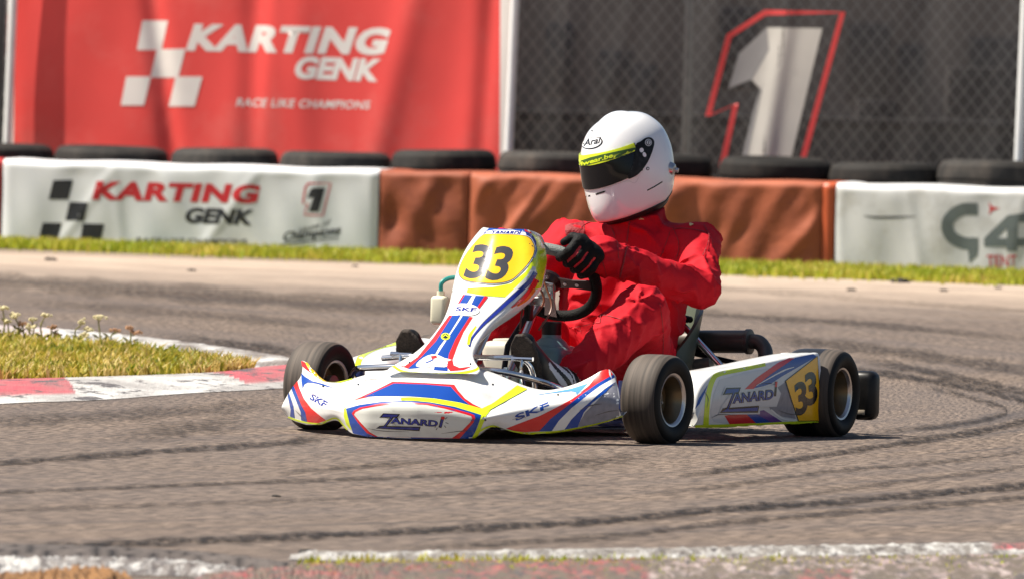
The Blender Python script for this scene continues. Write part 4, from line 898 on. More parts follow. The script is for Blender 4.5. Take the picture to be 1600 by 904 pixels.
for a in (.035, .075): 
    for q in (R(8),):
        mb = MB(); e = L2 * math.cos(q) + U2 * math.sin(q); mb.tube([WC - Nv * .020 + e * (a + .02), WC - Nv * .0175 + e * (a + .02)], .006, 10); mb.build('spoke_hole', mat('pale spoke insert', (.65, .6, .6), .4), sw)
mb = MB(); mb.tube([WC - Nv * .02, WC - Nv * .16, (1.0, 0, .10)], .0105, 12); mb.build('steering_column', m_steel, kart)
mb = MB(); fr3 = [L2, U2, Nv]; q = kinv(852, 452, f=.74)
mb.box(q, (.055, .062, .006), frame=fr3, bev=.002); mb.box(kinv(838, 470, f=.78), (.05, .03, .006), frame=[Lv, nrm([.5, 0, .86]), nrm([-.86, 0, .5])], bev=.002); mb.box(kinv(826, 478, f=.8), (.045, .02, .02), bev=.003)
for x, y in ((848, 446), (860, 457)): c_ = kinv(x, y, f=.755); mb.tube([c_ - Nv * .004, c_ + Nv * -.012], .006, 10)
mb.build('column_bracket', m_steel, kart)
mb = MB()
for a, b, c_ in (((838, 440, .80), (850, 470, .80), (830, 500, .85)), ((842, 436, .79), (835, 462, .80), (822, 490, .86)), ((850, 440, .78), (862, 480, .8), (842, 515, .86)), ((830, 455, .84), (818, 475, .88), (812, 515, .95))): mb.tube(K_(a, b, c_), .0035, 6, smooth=5)
mb.build('cable', mat('brown cable sheath', (.16, .05, .02), .4), kart)
mb = MB(); mb.box(kinv(826, 488, f=.88), (.03, .022, .05), bev=.005); mb.tube([kinv(826, 488, f=.88), (.93, 0, .28), (1.0, .0, .05)], .009, 10); mb.build('column_support', m_blackp, kart)
# --- fuel tank
m_tank = mat('translucent tank plastic', (.58, .56, .48), .35, var=.06, vscale=4, dirt=(.35, .33, .28), dscale=5, damt=.4)
mb = MB(); mb.box((.735, -.085, .175), (.15, .125, .225), bev=.024, seg=3); mb.box((.735, -.085, .285), (.10, .07, .02), bev=.008)
tk = mb.build('fuel_tank', m_tank, kart)
mb = MB(); mb.box((.735, .055, .17), (.155, .148, .215), bev=.026, seg=3); mb.lathe([(.066, -.03), (.062, .0), (.046, .022), (.031, .034), (.029, .05), (.001, .05)], (.735, .060, .268), (0, 0, 1), 28)
mb.build('tank_half', mat('teal tinted plastic', (.13, .235, .25), .35, var=.15, vscale=9), tk)
mb = MB(); mb.lathe([(.001, .040), (.028, .040), (.031, .036), (.031, .0), (.001, 0)], (.735, .060, .312), (0, 0, 1), 28); mb.build('filler_cap', m_blackp, tk)
# --- overflow bottle
c_ = kinv(688, 484, f=.92); mb = MB(); mb.box(c_, (.05, .052, .088), bev=.012, seg=3); mb.tube([c_ + [0, 0, .042], c_ + [0, 0, .058]], .012, 12)
bo = mb.build('overflow_bottle', mat('yellowed bottle plastic', (.72, .68, .52), .4, var=.08, dirt=(.5, .35, .2), dscale=12), kart)
mb = MB(); mb.tube([c_ + [0, 0, .055], c_ + [-.0, .004, .085], c_ + [-.03, .03, .10], c_ + [-.08, .08, .09]], .007, 8, smooth=5); mb.build('hose', mat('teal rubber hose', (.02, .25, .22), .4), bo)
# --- seat, stay
seat = MB(); P = []; Q = []
for t in np.linspace(-115, 115, 41):
    a = R(t); topz = .405 - (.02 * (abs(t) / 60) ** 2 if abs(t) < 85 else .02 * 2 + .11 * ((abs(t) - 85) / 30)); row = []
    for z_ in np.linspace(.045, topz, 12):
        k = (z_ - .045) / .36; rx = .10 + .055 * min(1, k * 3) ; ry = .13 + .08 * min(1, k * 2.5)
        row.append(np.array([.14 - .16 * k - rx * math.cos(a) * 1.1, .03 + ry * math.sin(a), z_]))
    c0 = np.array([.12, .03, .045]); inn = [np.array([p[0] + .012 * math.cos(a), p[1] - .012 * math.sin(a), p[2]]) for p in row]
    P.append([c0] + row + inn[::-1] + [c0 + [0, 0, .01]])
seat.grid(P); seat.f = [f[::-1] for f in seat.f]
seat.build('seat', mat('grey green fibreglass', (.075, .088, .055), .4, var=.2, vscale=14, dirt=(.05, .055, .04), dscale=20, damt=.6), kart, angle=50)
mb = MB(); a, b = kinv(1064, 504, f=-.03), kinv(1132, 577, f=.0); mb.tube([a, b], .0105, 12); mb.tube([a + [0, -.03, .02], a + [0, .02, .01]], .008, 10); mb.build('seat_stay', m_chrome, kart)
mb = MB(); mb.tube([a + [0.02, -.04, .022], a + [0.0, .025, .012]], .012, 10); mb.ball(a + [0, .03, .012], .011, 10); mb.build('seat_bolt', m_blackp, kart)
# --- exhaust
m_exh = mat('sooty exhaust steel', (.075, .064, .056), .42, metal=.4, var=.25, vscale=12)
mb = MB(); A = kinv(1040, 533, f=-.12); B = kinv(1170, 533, f=-.12); ax_ = nrm(B - A); ln = np.linalg.norm(B - A)
mb.lathe([(.001, 0), (.03, 0), (.036, .01), (.036, ln - .008), (.040, ln - .006), (.040, ln + .006), (.034, ln + .008), (.001, ln + .008)], A, ax_, 32)
ex = mb.build('exhaust_silencer', m_exh, kart)
mb = MB(); mb.tube([B, kinv(1185, 534, f=-.12), kinv(1195, 546, f=-.11), kinv(1196, 566, f=-.09), kinv(1196, 590, f=-.08)], .024, 14, smooth=5); mb.build('exhaust_pipe', m_exh, ex)
mb = MB(); mb.tube([A, A + [.05, -.1, -.02], (.06, -.2, .2), (.2, -.28, .2)], .022, 12, smooth=6); mb.build('header_pipe', m_exh, kart)
mb = MB(); q0 = kinv(1075, 572, f=-.05); q1 = kinv(1112, 568, f=-.05); mb.tube([q0, q1], .022, 14); mb.build('resonator', mat('sunlit pipe steel', (.35, .30, .25), .35, metal=.6), kart)
mb = MB(); mb.tube(K_((1080, 550, -.1), (1130, 562, -.1), (1175, 572, -.08)), .009, 10, smooth=4); mb.tube(K_((1085, 590, 0), (1150, 588, 0), (1200, 586, 0)), .012, 10); mb.build('torsion_bar', m_blackp, kart)
mb = MB(); mb.box((.16, -.36, .17), (.20, .15, .20), bev=.02); mb.box((.17, -.36, .30), (.13, .12, .09), bev=.01)
for k in range(6): mb.box((.17, -.36, .26 + .017 * k), (.16, .15, .006), bev=.001)
mb.build('engine', mat('dark cast engine', (.06, .06, .065), .4, metal=.6), kart)
# --- rear bumper
mb = MB(); 
a = kinv(1352, 617, f=-.22); mb.box(a, (.07, .084, .154), bev=.024, seg=3); mb.box(a + [-.005, -.12, .02], (.055, .20, .07), bev=.02, seg=3)
for z_ in (.075, .17): mb.tube([(-.27, -.60, z_), (-.30, -.3, z_), (-.30, .3, z_), (-.27, .60, z_)], .016, 12, smooth=5)
a2 = a.copy(); a2[1] = -a[1]; mb.box(a2, (.07, .082, .150), bev=.024, seg=3)
rb = mb.build('rear_bumper', m_blackp, kart)
mb = MB(); mb.box(a + [.037, -.010, -.052], (.004, .050, .016), bev=.003); mb.build('bumper_slot', mat('dusty slot', (.40, .34, .26), .7), rb)
for s in (.25, -.25): mb = MB(); mb.tube([(-.15, s, .06), (-.30, s, .10), (-.30, s, .17)], .012, 10, smooth=4); mb.build('bumper_mount', m_frame, kart)

#==================================================================== DRIVER
def surface_nets(Dv, org, h):
    S = Dv < 0; nx, ny, nz = Dv.shape
    c = [S[a:nx - 1 + a, b:ny - 1 + b, e:nz - 1 + e] for a in (0, 1) for b in (0, 1) for e in (0, 1)]
    cnt = sum(x.astype(np.int8) for x in c); act = (cnt > 0) & (cnt < 8); idx = -np.ones(act.shape, int); cells = np.argwhere(act); idx[act] = np.arange(len(cells))
    acc = np.zeros((len(cells), 3)); num = np.zeros(len(cells)); i, j, k = cells.T
    cor = [(a, b, e) for a in (0, 1) for b in (0, 1) for e in (0, 1)]
    for p in cor:
        for ax in range(3):
            if p[ax]: continue
            q = list(p); q[ax] = 1
            d0 = Dv[i + p[0], j + p[1], k + p[2]]; d1 = Dv[i + q[0], j + q[1], k + q[2]]; m = (d0 < 0) != (d1 < 0); t = np.where(m, d0 / np.where(m, d0 - d1, 1), 0)
            pt = np.array(p, float)[None] + 0 * acc; pt[:, ax] += t; acc += np.where(m[:, None], pt, 0); num += m
    V = org + (cells + acc / num[:, None]) * h; F = []
    for ax in range(3):
        o1, o2 = [(1, 2), (2, 0), (0, 1)][ax]
        a0 = [slice(None)] * 3; a1 = [slice(None)] * 3; a0[ax] = slice(0, -1); a1[ax] = slice(1, None)
        e = np.argwhere(S[tuple(a0)] != S[tuple(a1)]); ok = (e[:, o1] > 0) & (e[:, o2] > 0) & (e[:, o1] < Dv.shape[o1] - 1) & (e[:, o2] < Dv.shape[o2] - 1); e = e[ok]
        sgn = S[e[:, 0], e[:, 1], e[:, 2]]
        def cell(d1, d2): q = e.copy(); q[:, o1] -= d1; q[:, o2] -= d2; return idx[q[:, 0], q[:, 1], q[:, 2]]
        quad = np.stack([cell(1, 1), cell(0, 1), cell(0, 0), cell(1, 0)], 1); quad[~sgn] = quad[~sgn][:, ::-1]; F.append(quad)
    return V, np.concatenate(F)
def cap(P, a, b, ra, rb):
    a = np.asarray(a, float); b = np.asarray(b, float); ab = b - a; t = np.clip(((P - a) @ ab) / (ab @ ab), 0, 1)
    return np.sqrt(((P - a - t[..., None] * ab) ** 2).sum(-1)) - (ra + (rb - ra) * t)
def ell(P, c, r): r = np.asarray(r); q = (P - np.asarray(c)) / r; k = np.sqrt((q ** 2).sum(-1)); return (k - 1) * r.min()
def smin(a, b, k): hh = np.clip(.5 + .5 * (b - a) / k, 0, 1); return b * (1 - hh) + a * hh - k * hh * (1 - hh)
LAT = np.random.default_rng(3).random((32, 32, 32))
def vnoise(P):
    i = np.floor(P).astype(int); f = P - i; f = f * f * (3 - 2 * f); o = 0
    for a in (0, 1):
        for b in (0, 1):
            for c in (0, 1): o = o + LAT[(i[..., 0] + a) & 31, (i[..., 1] + b) & 31, (i[..., 2] + c) & 31] * (f[..., 0] if a else 1 - f[..., 0]) * (f[..., 1] if b else 1 - f[..., 1]) * (f[..., 2] if c else 1 - f[..., 2])
    return o
def gridpts(lo, hi, h):
    lo = np.array(lo); n = np.ceil((np.array(hi) - lo) / h).astype(int); ix = np.stack(np.meshgrid(*[np.arange(k) for k in n], indexing='ij'), -1); return lo + ix * h, lo
J = dict(shL=(.055, .245, .580), elL=(.215, .338, .455), wrL=(.575, .190, .545), shR=(.08, -.175, .575), elR=(.25, -.305, .43), wrR=(.575, -.20, .545), kneeL=(.60, .292, .386), kneeR=(.58, -.235, .385), ankL=(.93, .2, .175), ankR=(.93, -.22, .175))
HS = .0058
P, org = gridpts((-.17, -.36, .05), (.97, .42, .76), HS)
D = smin(cap(P, (.15, -.07, .19), (.07, -.075, .46), .112, .110), cap(P, (.15, .09, .19), (.07, .13, .46), .108, .108), .05)
D = smin(D, cap(P, (.17, -.1, .16), (.17, .13, .16), .11, .11), .04)
D = smin(D, cap(P, J['shR'], J['shL'], .075, .075), .05)
col = cap(P, (.070, .050, .56), (.070, .050, .690), .090, .084)
D = smin(D, col, .025)
for s in 'LR':
    D = smin(D, cap(P, J['sh' + s], J['el' + s], .074, .061), .03); D = smin(D, cap(P, J['el' + s], J['wr' + s], .057, .048), .015)
    w_ = np.array(J['wr' + s]); e_ = nrm(w_ - J['el' + s]); D = smin(D, cap(P, w_ - e_ * .02, w_ + e_ * .056, .053, .061), .008)
LEG = None
for s, y in (('L', .12), ('R', -.10)):
    k_ = np.array(J['knee' + s]); a_ = np.array(J['ank' + s]); sh = a_ * .86 + k_ * .14; md = sh * .5 + k_ * .5
    l_ = cap(P, (.19, y, .17), k_ + [-.02, 0, .0], .112, .088); l_ = smin(l_, cap(P, k_ + [-.005, 0, -.005], md + [0, .0, -.012], .086, .074), .012); l_ = smin(l_, cap(P, md + [0, 0, -.012], sh, .074, .058), .02)
    LEG = l_ if LEG is None else np.minimum(LEG, l_)
D = smin(D, LEG, .015)
# cloth folds: pinched diagonal ridges running round each limb, warped and broken up
near = np.abs(D) < .045; Q = P[near]
def folds(Q, a, b, fr, kt, seed, sharp=3.2):
    a = np.asarray(a, float); ax = nrm(np.asarray(b) - a); e1 = nrm(np.cross(ax, [.3, .1, 1])); e2 = np.cross(ax, e1); q = Q - a; t = q @ ax; th = np.arctan2(q @ e2, q @ e1)
    wv = vnoise(Q * 9 + seed) + .5 * vnoise(Q * 21 + seed * 2); ph = t * fr + th * kt + 1.6 * wv; m_ = np.clip(vnoise(Q * 11 + seed * 3 + 5) * 2.2 - .6, 0, 1)
    return np.exp(-(np.sin(math.pi * ph) / .42) ** 2) * m_
fold_ = np.zeros(len(Q)); wt = np.full(len(Q), 1e-6)
segs = [((.15, .03, .2), (.07, .04, .52), .15, .5, .010), (J['shL'], J['elL'], .09, .7, .010), (J['elL'], J['wrL'], .08, -.8, .009), (J['shR'], J['elR'], .09, -.7, .010), (J['elR'], J['wrR'], .08, .8, .009), ((.19, .12, .16), J['kneeL'], .11, .8, .012), (J['kneeL'], J['ankL'], .09, -.7, .013), ((.19, -.1, .16), J['kneeR'], .11, -.8, .012), (J['kneeR'], J['ankR'], .09, .7, .013)]
for i, (a, b, r_, tw, am) in enumerate(segs):
    dd = cap(Q, a, b, r_, r_); g_ = np.exp(-np.clip(dd + .03, 0, 1) / .015)
    n1 = folds(Q, a, b, 9, tw, i * 5.1); n2 = folds(Q, a, b, 17, -tw * 1.3, i * 3.3 + 11, 2.); n3 = vnoise(Q * 16 + i) - .5
    fold_ += g_ * am * (1.55 * n1 + .6 * n2 + .25 * n3 - .35); wt += g_
D[near] -= fold_ / wt
D = np.maximum(D, np.where(col < .03, (P[..., 2] - .690) + .28 * (P[..., 0] - .07), -1))
ANK = np.minimum(cap(P, J['ankL'], (.86, .205, .21), .040, .042), cap(P, J['ankR'], (.86, -.22, .21), .040, .042)); NK = cap(P, (.060, .042, .64), (.09, .03, .79), .058, .070)
Dall = np.minimum(np.minimum(D, ANK), NK)
Vv, Ff = surface_nets(Dall, org, HS)
def samp(A, V): 
    q = (V - org) / HS; i = np.clip(np.round(q).astype(int), 0, np.array(A.shape) - 1); return A[i[:, 0], i[:, 1], i[:, 2]]
fc_ = Vv[Ff].mean(1); ds = np.stack([samp(D, fc_), samp(ANK, fc_), samp(NK, fc_)], 1); mi = ds.argmin(1)
POFF = np.array([.2, 0, .05])
def suit_mat():
    m = mat('red race suit cloth', (.50, .003, .013), .78, var=.06, vscale=8, bump=.12, bscale=70, spec=.25)
    b = m.node_tree.nodes['Principled BSDF']; b.inputs['Sheen Weight'].default_value = .0; b.inputs['Sheen Roughness'].default_value = .4; b.inputs['Sheen Tint'].default_value = (1, .4, .4, 1); return m
m_suit = suit_mat(); m_skin = mat('skin', (.42, .22, .15), .5, var=.08); m_bala = mat('black balaclava knit', (.012, .012, .013), .85)
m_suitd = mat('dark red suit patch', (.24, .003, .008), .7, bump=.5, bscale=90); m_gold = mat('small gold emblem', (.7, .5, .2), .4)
mb = MB(); mb.v = [tuple(p) for p in Vv]; mb.f = [tuple(int(x) for x in f) for f in Ff]; mb.m = [int(x) for x in mi]
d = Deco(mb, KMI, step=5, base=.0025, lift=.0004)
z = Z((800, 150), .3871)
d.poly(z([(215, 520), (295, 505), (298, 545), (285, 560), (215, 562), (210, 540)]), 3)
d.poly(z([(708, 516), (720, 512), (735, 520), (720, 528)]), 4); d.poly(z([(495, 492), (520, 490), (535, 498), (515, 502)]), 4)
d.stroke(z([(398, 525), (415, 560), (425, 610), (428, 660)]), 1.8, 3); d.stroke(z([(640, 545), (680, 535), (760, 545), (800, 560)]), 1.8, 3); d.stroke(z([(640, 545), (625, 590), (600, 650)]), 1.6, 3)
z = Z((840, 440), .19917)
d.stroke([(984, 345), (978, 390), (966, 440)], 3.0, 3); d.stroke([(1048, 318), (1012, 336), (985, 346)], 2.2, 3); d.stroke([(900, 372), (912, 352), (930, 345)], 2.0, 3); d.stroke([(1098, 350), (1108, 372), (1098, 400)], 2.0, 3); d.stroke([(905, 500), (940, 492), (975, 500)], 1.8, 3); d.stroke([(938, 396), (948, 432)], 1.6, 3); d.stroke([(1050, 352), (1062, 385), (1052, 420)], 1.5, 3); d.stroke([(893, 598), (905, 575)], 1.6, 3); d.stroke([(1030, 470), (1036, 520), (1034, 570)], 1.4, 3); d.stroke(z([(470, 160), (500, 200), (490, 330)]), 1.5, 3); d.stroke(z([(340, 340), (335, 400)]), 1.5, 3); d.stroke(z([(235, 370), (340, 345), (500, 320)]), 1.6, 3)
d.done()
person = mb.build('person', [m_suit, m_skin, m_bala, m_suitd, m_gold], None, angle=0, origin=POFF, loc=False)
person.matrix_world = KM @ Matrix.Translation(Vector(POFF)); tag(person, 'driver in a red racing suit, white full-face helmet and black gloves, seated low and steering', 'person')
smo = person.modifiers.new('smooth', 'SMOOTH'); smo.factor = .5; smo.iterations = 4

# --- gloves
m_glove = mat('black glove fabric', (.0035, .0035, .004), .7, bump=.3, bscale=120, spec=.2); m_gred = mat('red glove piping', (.55, .010, .02), .5); m_gwh = mat('pale glove mark', (.6, .66, .66), .5)
def glove(side, ang):
    s = 1 if side == 'L' else -1
    a = R(ang); r_ = Lv * math.cos(a) + Uv * math.sin(a); t_ = (-Lv * math.sin(a) + Uv * math.cos(a)) * s; p = WC + r_ * WR
    wr = np.array(J['wr' + side]); el = np.array(J['el' + side]); e_ = nrm(wr - el); pt = lambda x, y, n: p + r_ * x + t_ * y + Nv * n
    h = .0026; G_, o_ = gridpts(p - .125, p + .125, h)
    Dg = None
    for k, (y, sc) in enumerate(((.042, .98), (.0145, 1.12), (-.014, 1.08), (-.041, .93))):
        ch = [pt(.052 * sc, y * .95, .004), pt(.034 * sc, y * 1.04, -.030 * sc - .004), pt(.004, y * 1.06, -.040 * sc), pt(-.027, y * 1.05, -.024), pt(-.031, y * 1.03, .002)]
        rr = [.0172, .0168, .0155, .0140, .0125]; f_ = None
        for i in range(4):
            c_ = cap(G_, ch[i], ch[i + 1], rr[i], rr[i + 1]); f_ = c_ if f_ is None else smin(f_, c_, .003)
        Dg = f_ if Dg is None else np.minimum(Dg, f_)
    palm = cap(G_, pt(.054, .038, .004), pt(.054, -.038, .004), .020, .020); w0 = wr + e_ * .012
    palm = smin(palm, cap(G_, pt(.050, .022, .010), w0 + t_ * .010, .020, .022), .018); palm = smin(palm, cap(G_, pt(.050, -.022, .010), w0 - t_ * .010, .020, .022), .018)
    th = smin(cap(G_, pt(.050, .030, .024), pt(.022, .052, .030), .0165, .0145), cap(G_, pt(.022, .052, .030), pt(-.012, .060, .022), .0142, .0115), .006)
    Dg = smin(Dg, palm, .008); Dg = smin(Dg, th, .008); Dg = smin(Dg, cap(G_, w0, wr - e_ * .01, .031, .033), .012)
    kn = np.full(G_.shape[:3], 1.)
    Vg, Fg = surface_nets(Dg, o_, h); c_ = Vg[Fg].mean(1) - p; X, Y, N_ = c_ @ r_, c_ @ t_, c_ @ Nv
    red = np.zeros(len(Fg), bool)
    for y0 in (.029, .0005, -.0285): red |= (np.abs(Y - y0) < .0036) & (X > .008) & (X < .062) & (N_ < .012)
    wd = (Vg[Fg].mean(1) - wr) @ e_; wq = (Vg[Fg].mean(1) - wr) @ t_; wh = (np.abs(wd + .002 + wq * .3) < .0045) & (N_ < .06) & (wq > -.02)
    mb = MB(); mb.v = [tuple(q) for q in Vg]; mb.f = [tuple(int(x) for x in f) for f in Fg]; mb.m = [2 if b else (1 if a else 0) for a, b in zip(red, wh)]
    o = mb.build('glove', [m_glove, m_gred, m_gwh], person, angle=0, origin=POFF, loc=False); q = o.modifiers.new('smooth', 'SMOOTH'); q.factor = .5; q.iterations = 2
glove('L', 38); glove('R', 142)
# --- shoes
m_sole = mat('brown grey shoe sole', (.038, .028, .022), .9, var=.5, vscale=160, bump=.5, bscale=160); m_shoe = mat('black shoe leather', (.005, .005, .006), .45, spec=.3); m_shw = mat('white shoe panel', (.72, .72, .74), .5); m_shg = mat('grey shoe stripe', (.10, .10, .12), .5)
def shoe(side, heel, toe):
    heel, toe = np.array(heel), np.array(toe); ank = np.array(J['ank' + side]); u = nrm(toe - heel); lat = nrm(np.array([0, 1., 0]) - u * u[1]); nn = nrm(np.cross(u, lat)); 
    if nn[0] < 0: nn = -nn
    ln = np.linalg.norm(toe - heel); h = .004; lo = np.minimum(np.minimum(heel, toe), ank) - .075; hi = np.maximum(np.maximum(heel, toe), ank) + .075; G_, o_ = gridpts(lo, hi, h)
    sq = lambda A: heel + u * A[0] + lat * A[1] + nn * A[2]
    Dg = smin(cap(G_, sq((.02, 0, -.028)), sq((ln * .5, 0, -.030)), .036, .034), cap(G_, sq((ln * .5, .0, -.030)), sq((ln - .03, 0, -.022)), .040, .032), .02)
    Dg = smin(Dg, cap(G_, sq((.03, 0, -.05)), ank, .040, .044), .03); Dg = smin(Dg, cap(G_, sq((ln * .55, 0, -.035)), ank * .6 + sq((.05, 0, -.05)) * .4, .036, .04), .03)
    x = (G_ - heel) @ nn; Dg = np.maximum(Dg, x - .002)
    c_ = (G_ - heel) @ u; l_ = (G_ - heel) @ lat; wd_ = np.interp(c_, [0, .03, ln * .45, ln * .72, ln - .02, ln + .01], [.026, .034, .031, .044, .036, .014]); so = np.maximum(np.maximum(np.abs(l_) - wd_, np.abs(x) - .009), np.maximum(-c_ - .012, c_ - ln - .012)); Dg = np.minimum(Dg, so)
    tt = (G_ - ank) @ nrm(ank - heel); Dg = np.maximum(Dg, tt - .012)
    Vg, Fg = surface_nets(Dg, o_, h); ctr = Vg[Fg].mean(1); X = (ctr - heel) @ nn; A_ = (ctr - ank) @ nrm(ank - heel); U_ = (ctr - heel) @ u
    m_ = np.where(X > -.010, 0, 1); m_ = np.where((X <= -.045) & (U_ < ln * .45) & (np.sin(A_ * 170 + U_ * 90) > -.1), 2, m_); m_ = np.where((A_ > -.022), 1, m_); m_ = np.where((A_ > -.016) & (A_ < -.008), 2, m_)
    mb = MB(); mb.v = [tuple(q) for q in Vg]; mb.f = [tuple(int(x) for x in f) for f in Fg]; mb.m = [int(q) for q in m_]
    o = mb.build('shoe', [m_sole, m_shoe, m_shw], person, angle=0, origin=POFF, loc=False); q = o.modifiers.new('smooth', 'SMOOTH'); q.factor = .5; q.iterations = 2
shoe('L', (1.075, .165, .125), (1.175, .150, .312)); shoe('R', (1.085, -.225, .125), (1.17, -.235, .312))

# --- helmet
HC = np.array([.085, .014, .853]); HSC = 1.03
SL = [(-.160, .135, .080, .092), (-.150, .163, .098, .105), (-.135, .174, .112, .114), (-.10, .175, .130, .122), (-.05, .165, .146, .1265), (0, .152, .152, .126), (.05, .136, .145, .119), (.09, .110, .122, .100), (.115, .083, .094, .077), (.131, .048, .056, .046), (.139, .012, .015, .012)]
zs = [a[0] for a in SL]
RM = np.array(Matrix.Rotation(R(-20), 3, 'Z') @ Matrix.Rotation(R(20), 3, 'Y') @ Matrix.Rotation(R(8), 3, 'X'))
def hel(phi, z_, off=0.):
    a = np.interp(z_, zs, [q[1] for q in SL]); b = np.interp(z_, zs, [q[2] for q in SL]); w_ = np.interp(z_, zs, [q[3] for q in SL])
    c, s = math.cos(phi), math.sin(phi); ax_ = a if c > 0 else b; e = 2 / 2.15
    x = math.copysign(abs(c) ** e, c) * ax_; y = math.copysign(abs(s) ** e, s) * w_
    k = 1 + off / math.hypot(x, y) if off else 1; x *= k; y *= k
    lift = max(0, -z_) * (.22 * max(0, -x) / .12)       # rear edge sits higher than the chin
    return HC + RM @ (np.array([x, y, z_ + lift]) * HSC)
zz = np.interp(np.linspace(0, 1, 70), np.linspace(0, 1, len(zs)), zs)
zc = np.array([q[0] for q in catmull([(a,) for a in zs], 6)]); SLs = catmull([np.array(q) for q in SL], 6); SL = [tuple(q) for q in SLs]; zs = [q[0] for q in SL]
hm = MB(); P = [[hel(ph, z_) for ph in np.linspace(-math.pi, math.pi, 96, endpoint=False)] for z_ in zs]
inn = [HC + RM @ (RM.T @ (p - HC) * .82 + np.array([0, 0, .0])) for p in P[0]]; P = [[HC + (p - HC) * .6 for p in inn], inn] + P
hm.grid(P, cv=True); o_ = len(hm.v); hm.add(P[-1], [tuple(range(96))])
m_hel = mat('glossy white helmet paint', (.80, .80, .81), .12, coat=1.0, var=.01); HM = [m_hel, m_black, m_lime, mat('dark neon green print', (.04, .10, .01), .4), m_silver, mat('satin black trim', (.015, .015, .016), .35)]
d = Deco(hm, KMI, step=4, base=.0006, lift=.0004)
z = Z((880, 160), .21028); v = ZV(.21028)
e = lambda c, rx, ry, rot, n=28: [(c[0] + rx * math.cos(t) * math.cos(rot) - ry * math.sin(t) * math.sin(rot), c[1] + rx * math.cos(t) * math.sin(rot) + ry * math.sin(t) * math.cos(rot)) for t in np.linspace(0, 2 * math.pi, n, endpoint=False)]
d.poly(z(e((216, 304), 80, 44, -.22)), 1); d.poly(z(e((213, 302), 73, 37, -.22)), 0)
d.text('Arai', z([(152, 330)])[0], v((118, -24)), v((14, -52)), 1, .02)
d.disc(z([(215, 213)])[0], 1.3, 1.4, 1); d.disc(z([(628, 493)])[0], 2.6, 2.8, 1); d.disc(z([(628, 493)])[0], 1.5, 1.6, 4)
d.poly(z([(152, 700), (200, 688), (202, 699), (155, 710)]), 1); d.poly(z([(240, 678), (300, 658), (318, 658), (305, 671), (244, 689)]), 1)
d.stroke(z([(624, 655), (680, 625), (736, 590)]), 1.8, 1); 
d.stroke(z([(300, 640), (330, 632), (470, 585), (530, 600), (560, 560)]), .8, 4)
d.done(); helm = hm.build('helmet', HM, person, angle=40, origin=POFF, loc=False)
def shell(name, m, ph0, ph1, zl, zu, off, deco=None, mats=None, n=60, k=10):
    P = []
    for i in range(n + 1):
        ph = ph0 + (ph1 - ph0) * i / n; row = [hel(ph, zl(ph), .0)]
        for j in range(k + 1):
            z_ = zl(ph) + (zu(ph) - zl(ph)) * j / k; row.append(hel(ph, z_, off))
        row.append(hel(ph, zu(ph), .0)); P.append(row)
    for q in (P[0], P[-1]): pass
    P = [[hel(ph0, min(max(zl(ph0), zl(ph0) + (zu(ph0) - zl(ph0)) * (j - 1) / k), zu(ph0)), 0) for j in range(k + 3)]] + P + [[hel(ph1, min(max(zl(ph1), zl(ph1) + (zu(ph1) - zl(ph1)) * (j - 1) / k), zu(ph1)), 0) for j in range(k + 3)]]
    mb = MB(); mb.grid(P); mb.f = [f[::-1] for f in mb.f]
    if deco: d = Deco(mb, KMI, step=4, base=.0005, lift=.0003); deco(d); d.done()
    return mb.build(name, mats or m, helm, angle=40, origin=POFF, loc=False)
zu = lambda ph: .060 - .004 * abs(ph); zl = lambda ph: -.042 + .020 * (abs(ph) / 1.6) ** 2
vz = shell('visor', mat('smoked visor', (.004, .004, .006), .06, coat=0.0, var=0, spec=.35), -1.62, 1.2, zl, zu, .0035)
def deco_strip(d):
    z = Z((880, 160), .21028); v = ZV(.21028)
    d.poly(z([(96, 446), (200, 410), (290, 388), (540, 335), (540, 352), (372, 392), (372, 420), (290, 436), (200, 462), (104, 492)]), 1)
    d.text('dwear.be', z([(112, 482)])[0], v((258, -72)), v((2, -34)), 0, .03)
    d.poly(z([(380, 415), (395, 395), (440, 372), (470, 362), (475, 350), (490, 362), (528, 352), (505, 372), (530, 392), (495, 388), (500, 405), (470, 392), (440, 410)]), 1)
    d.poly(z([(430, 398), (465, 378), (478, 362), (488, 372), (508, 364), (492, 378), (508, 388), (485, 384), (478, 392), (466, 386)]), 0)
su = lambda ph: .060 - .004 * abs(ph); sl = lambda ph: .029 + .003 * abs(ph)
shell('visor_strip', None, -1.25, 1.18, sl, su, .0050, deco_strip, [m_lime, HM[3]])
# pivot cover
mb = MB(); hb = hm.bvh()
dd = Deco(hm, KMI, step=4, base=.0055, lift=0); dd.poly(Z((880, 160), .21028)([(535, 322), (570, 295), (605, 270), (640, 266), (664, 285), (668, 315), (655, 365), (634, 420), (606, 470), (560, 528), (515, 558), (480, 560), (520, 440)]), 5, 4); pv = dd.new
pv2 = MB(); pv2.add(pv.v, pv.f, 5); dq = Deco(pv2, KMI, step=4, base=.0008, lift=.0005); z = Z((880, 160), .21028)
dq.disc(z([(632, 300)])[0], 5.4, 5.6, 4); dq.disc(z([(632, 300)])[0], 4.2, 4.4, 5); dq.disc(z([(632, 300)])[0], 3.2, 3.4, 4); dq.stroke(z([(634, 288), (630, 312)]), 1.2, 5, smooth=0)
dq.disc(z([(582, 356)])[0], 3.3, 3.6, 0); dq.disc(z([(603, 389)])[0], 2.7, 4.0, 0, -.4); dq.done()
bm = bmesh.new(); vs = [bm.verts.new(p) for p in pv.v]
for f in pv.f: bm.faces.new([vs[i] for i in f])
bmesh.ops.remove_doubles(bm, verts=bm.verts[:], dist=1e-5); ex_ = bmesh.ops.extrude_face_region(bm, geom=bm.faces[:]); hc = Vector(HC)
for q in ex_['geom']:
    if isinstance(q, bmesh.types.BMVert): q.co += (hc - q.co).normalized() * .006
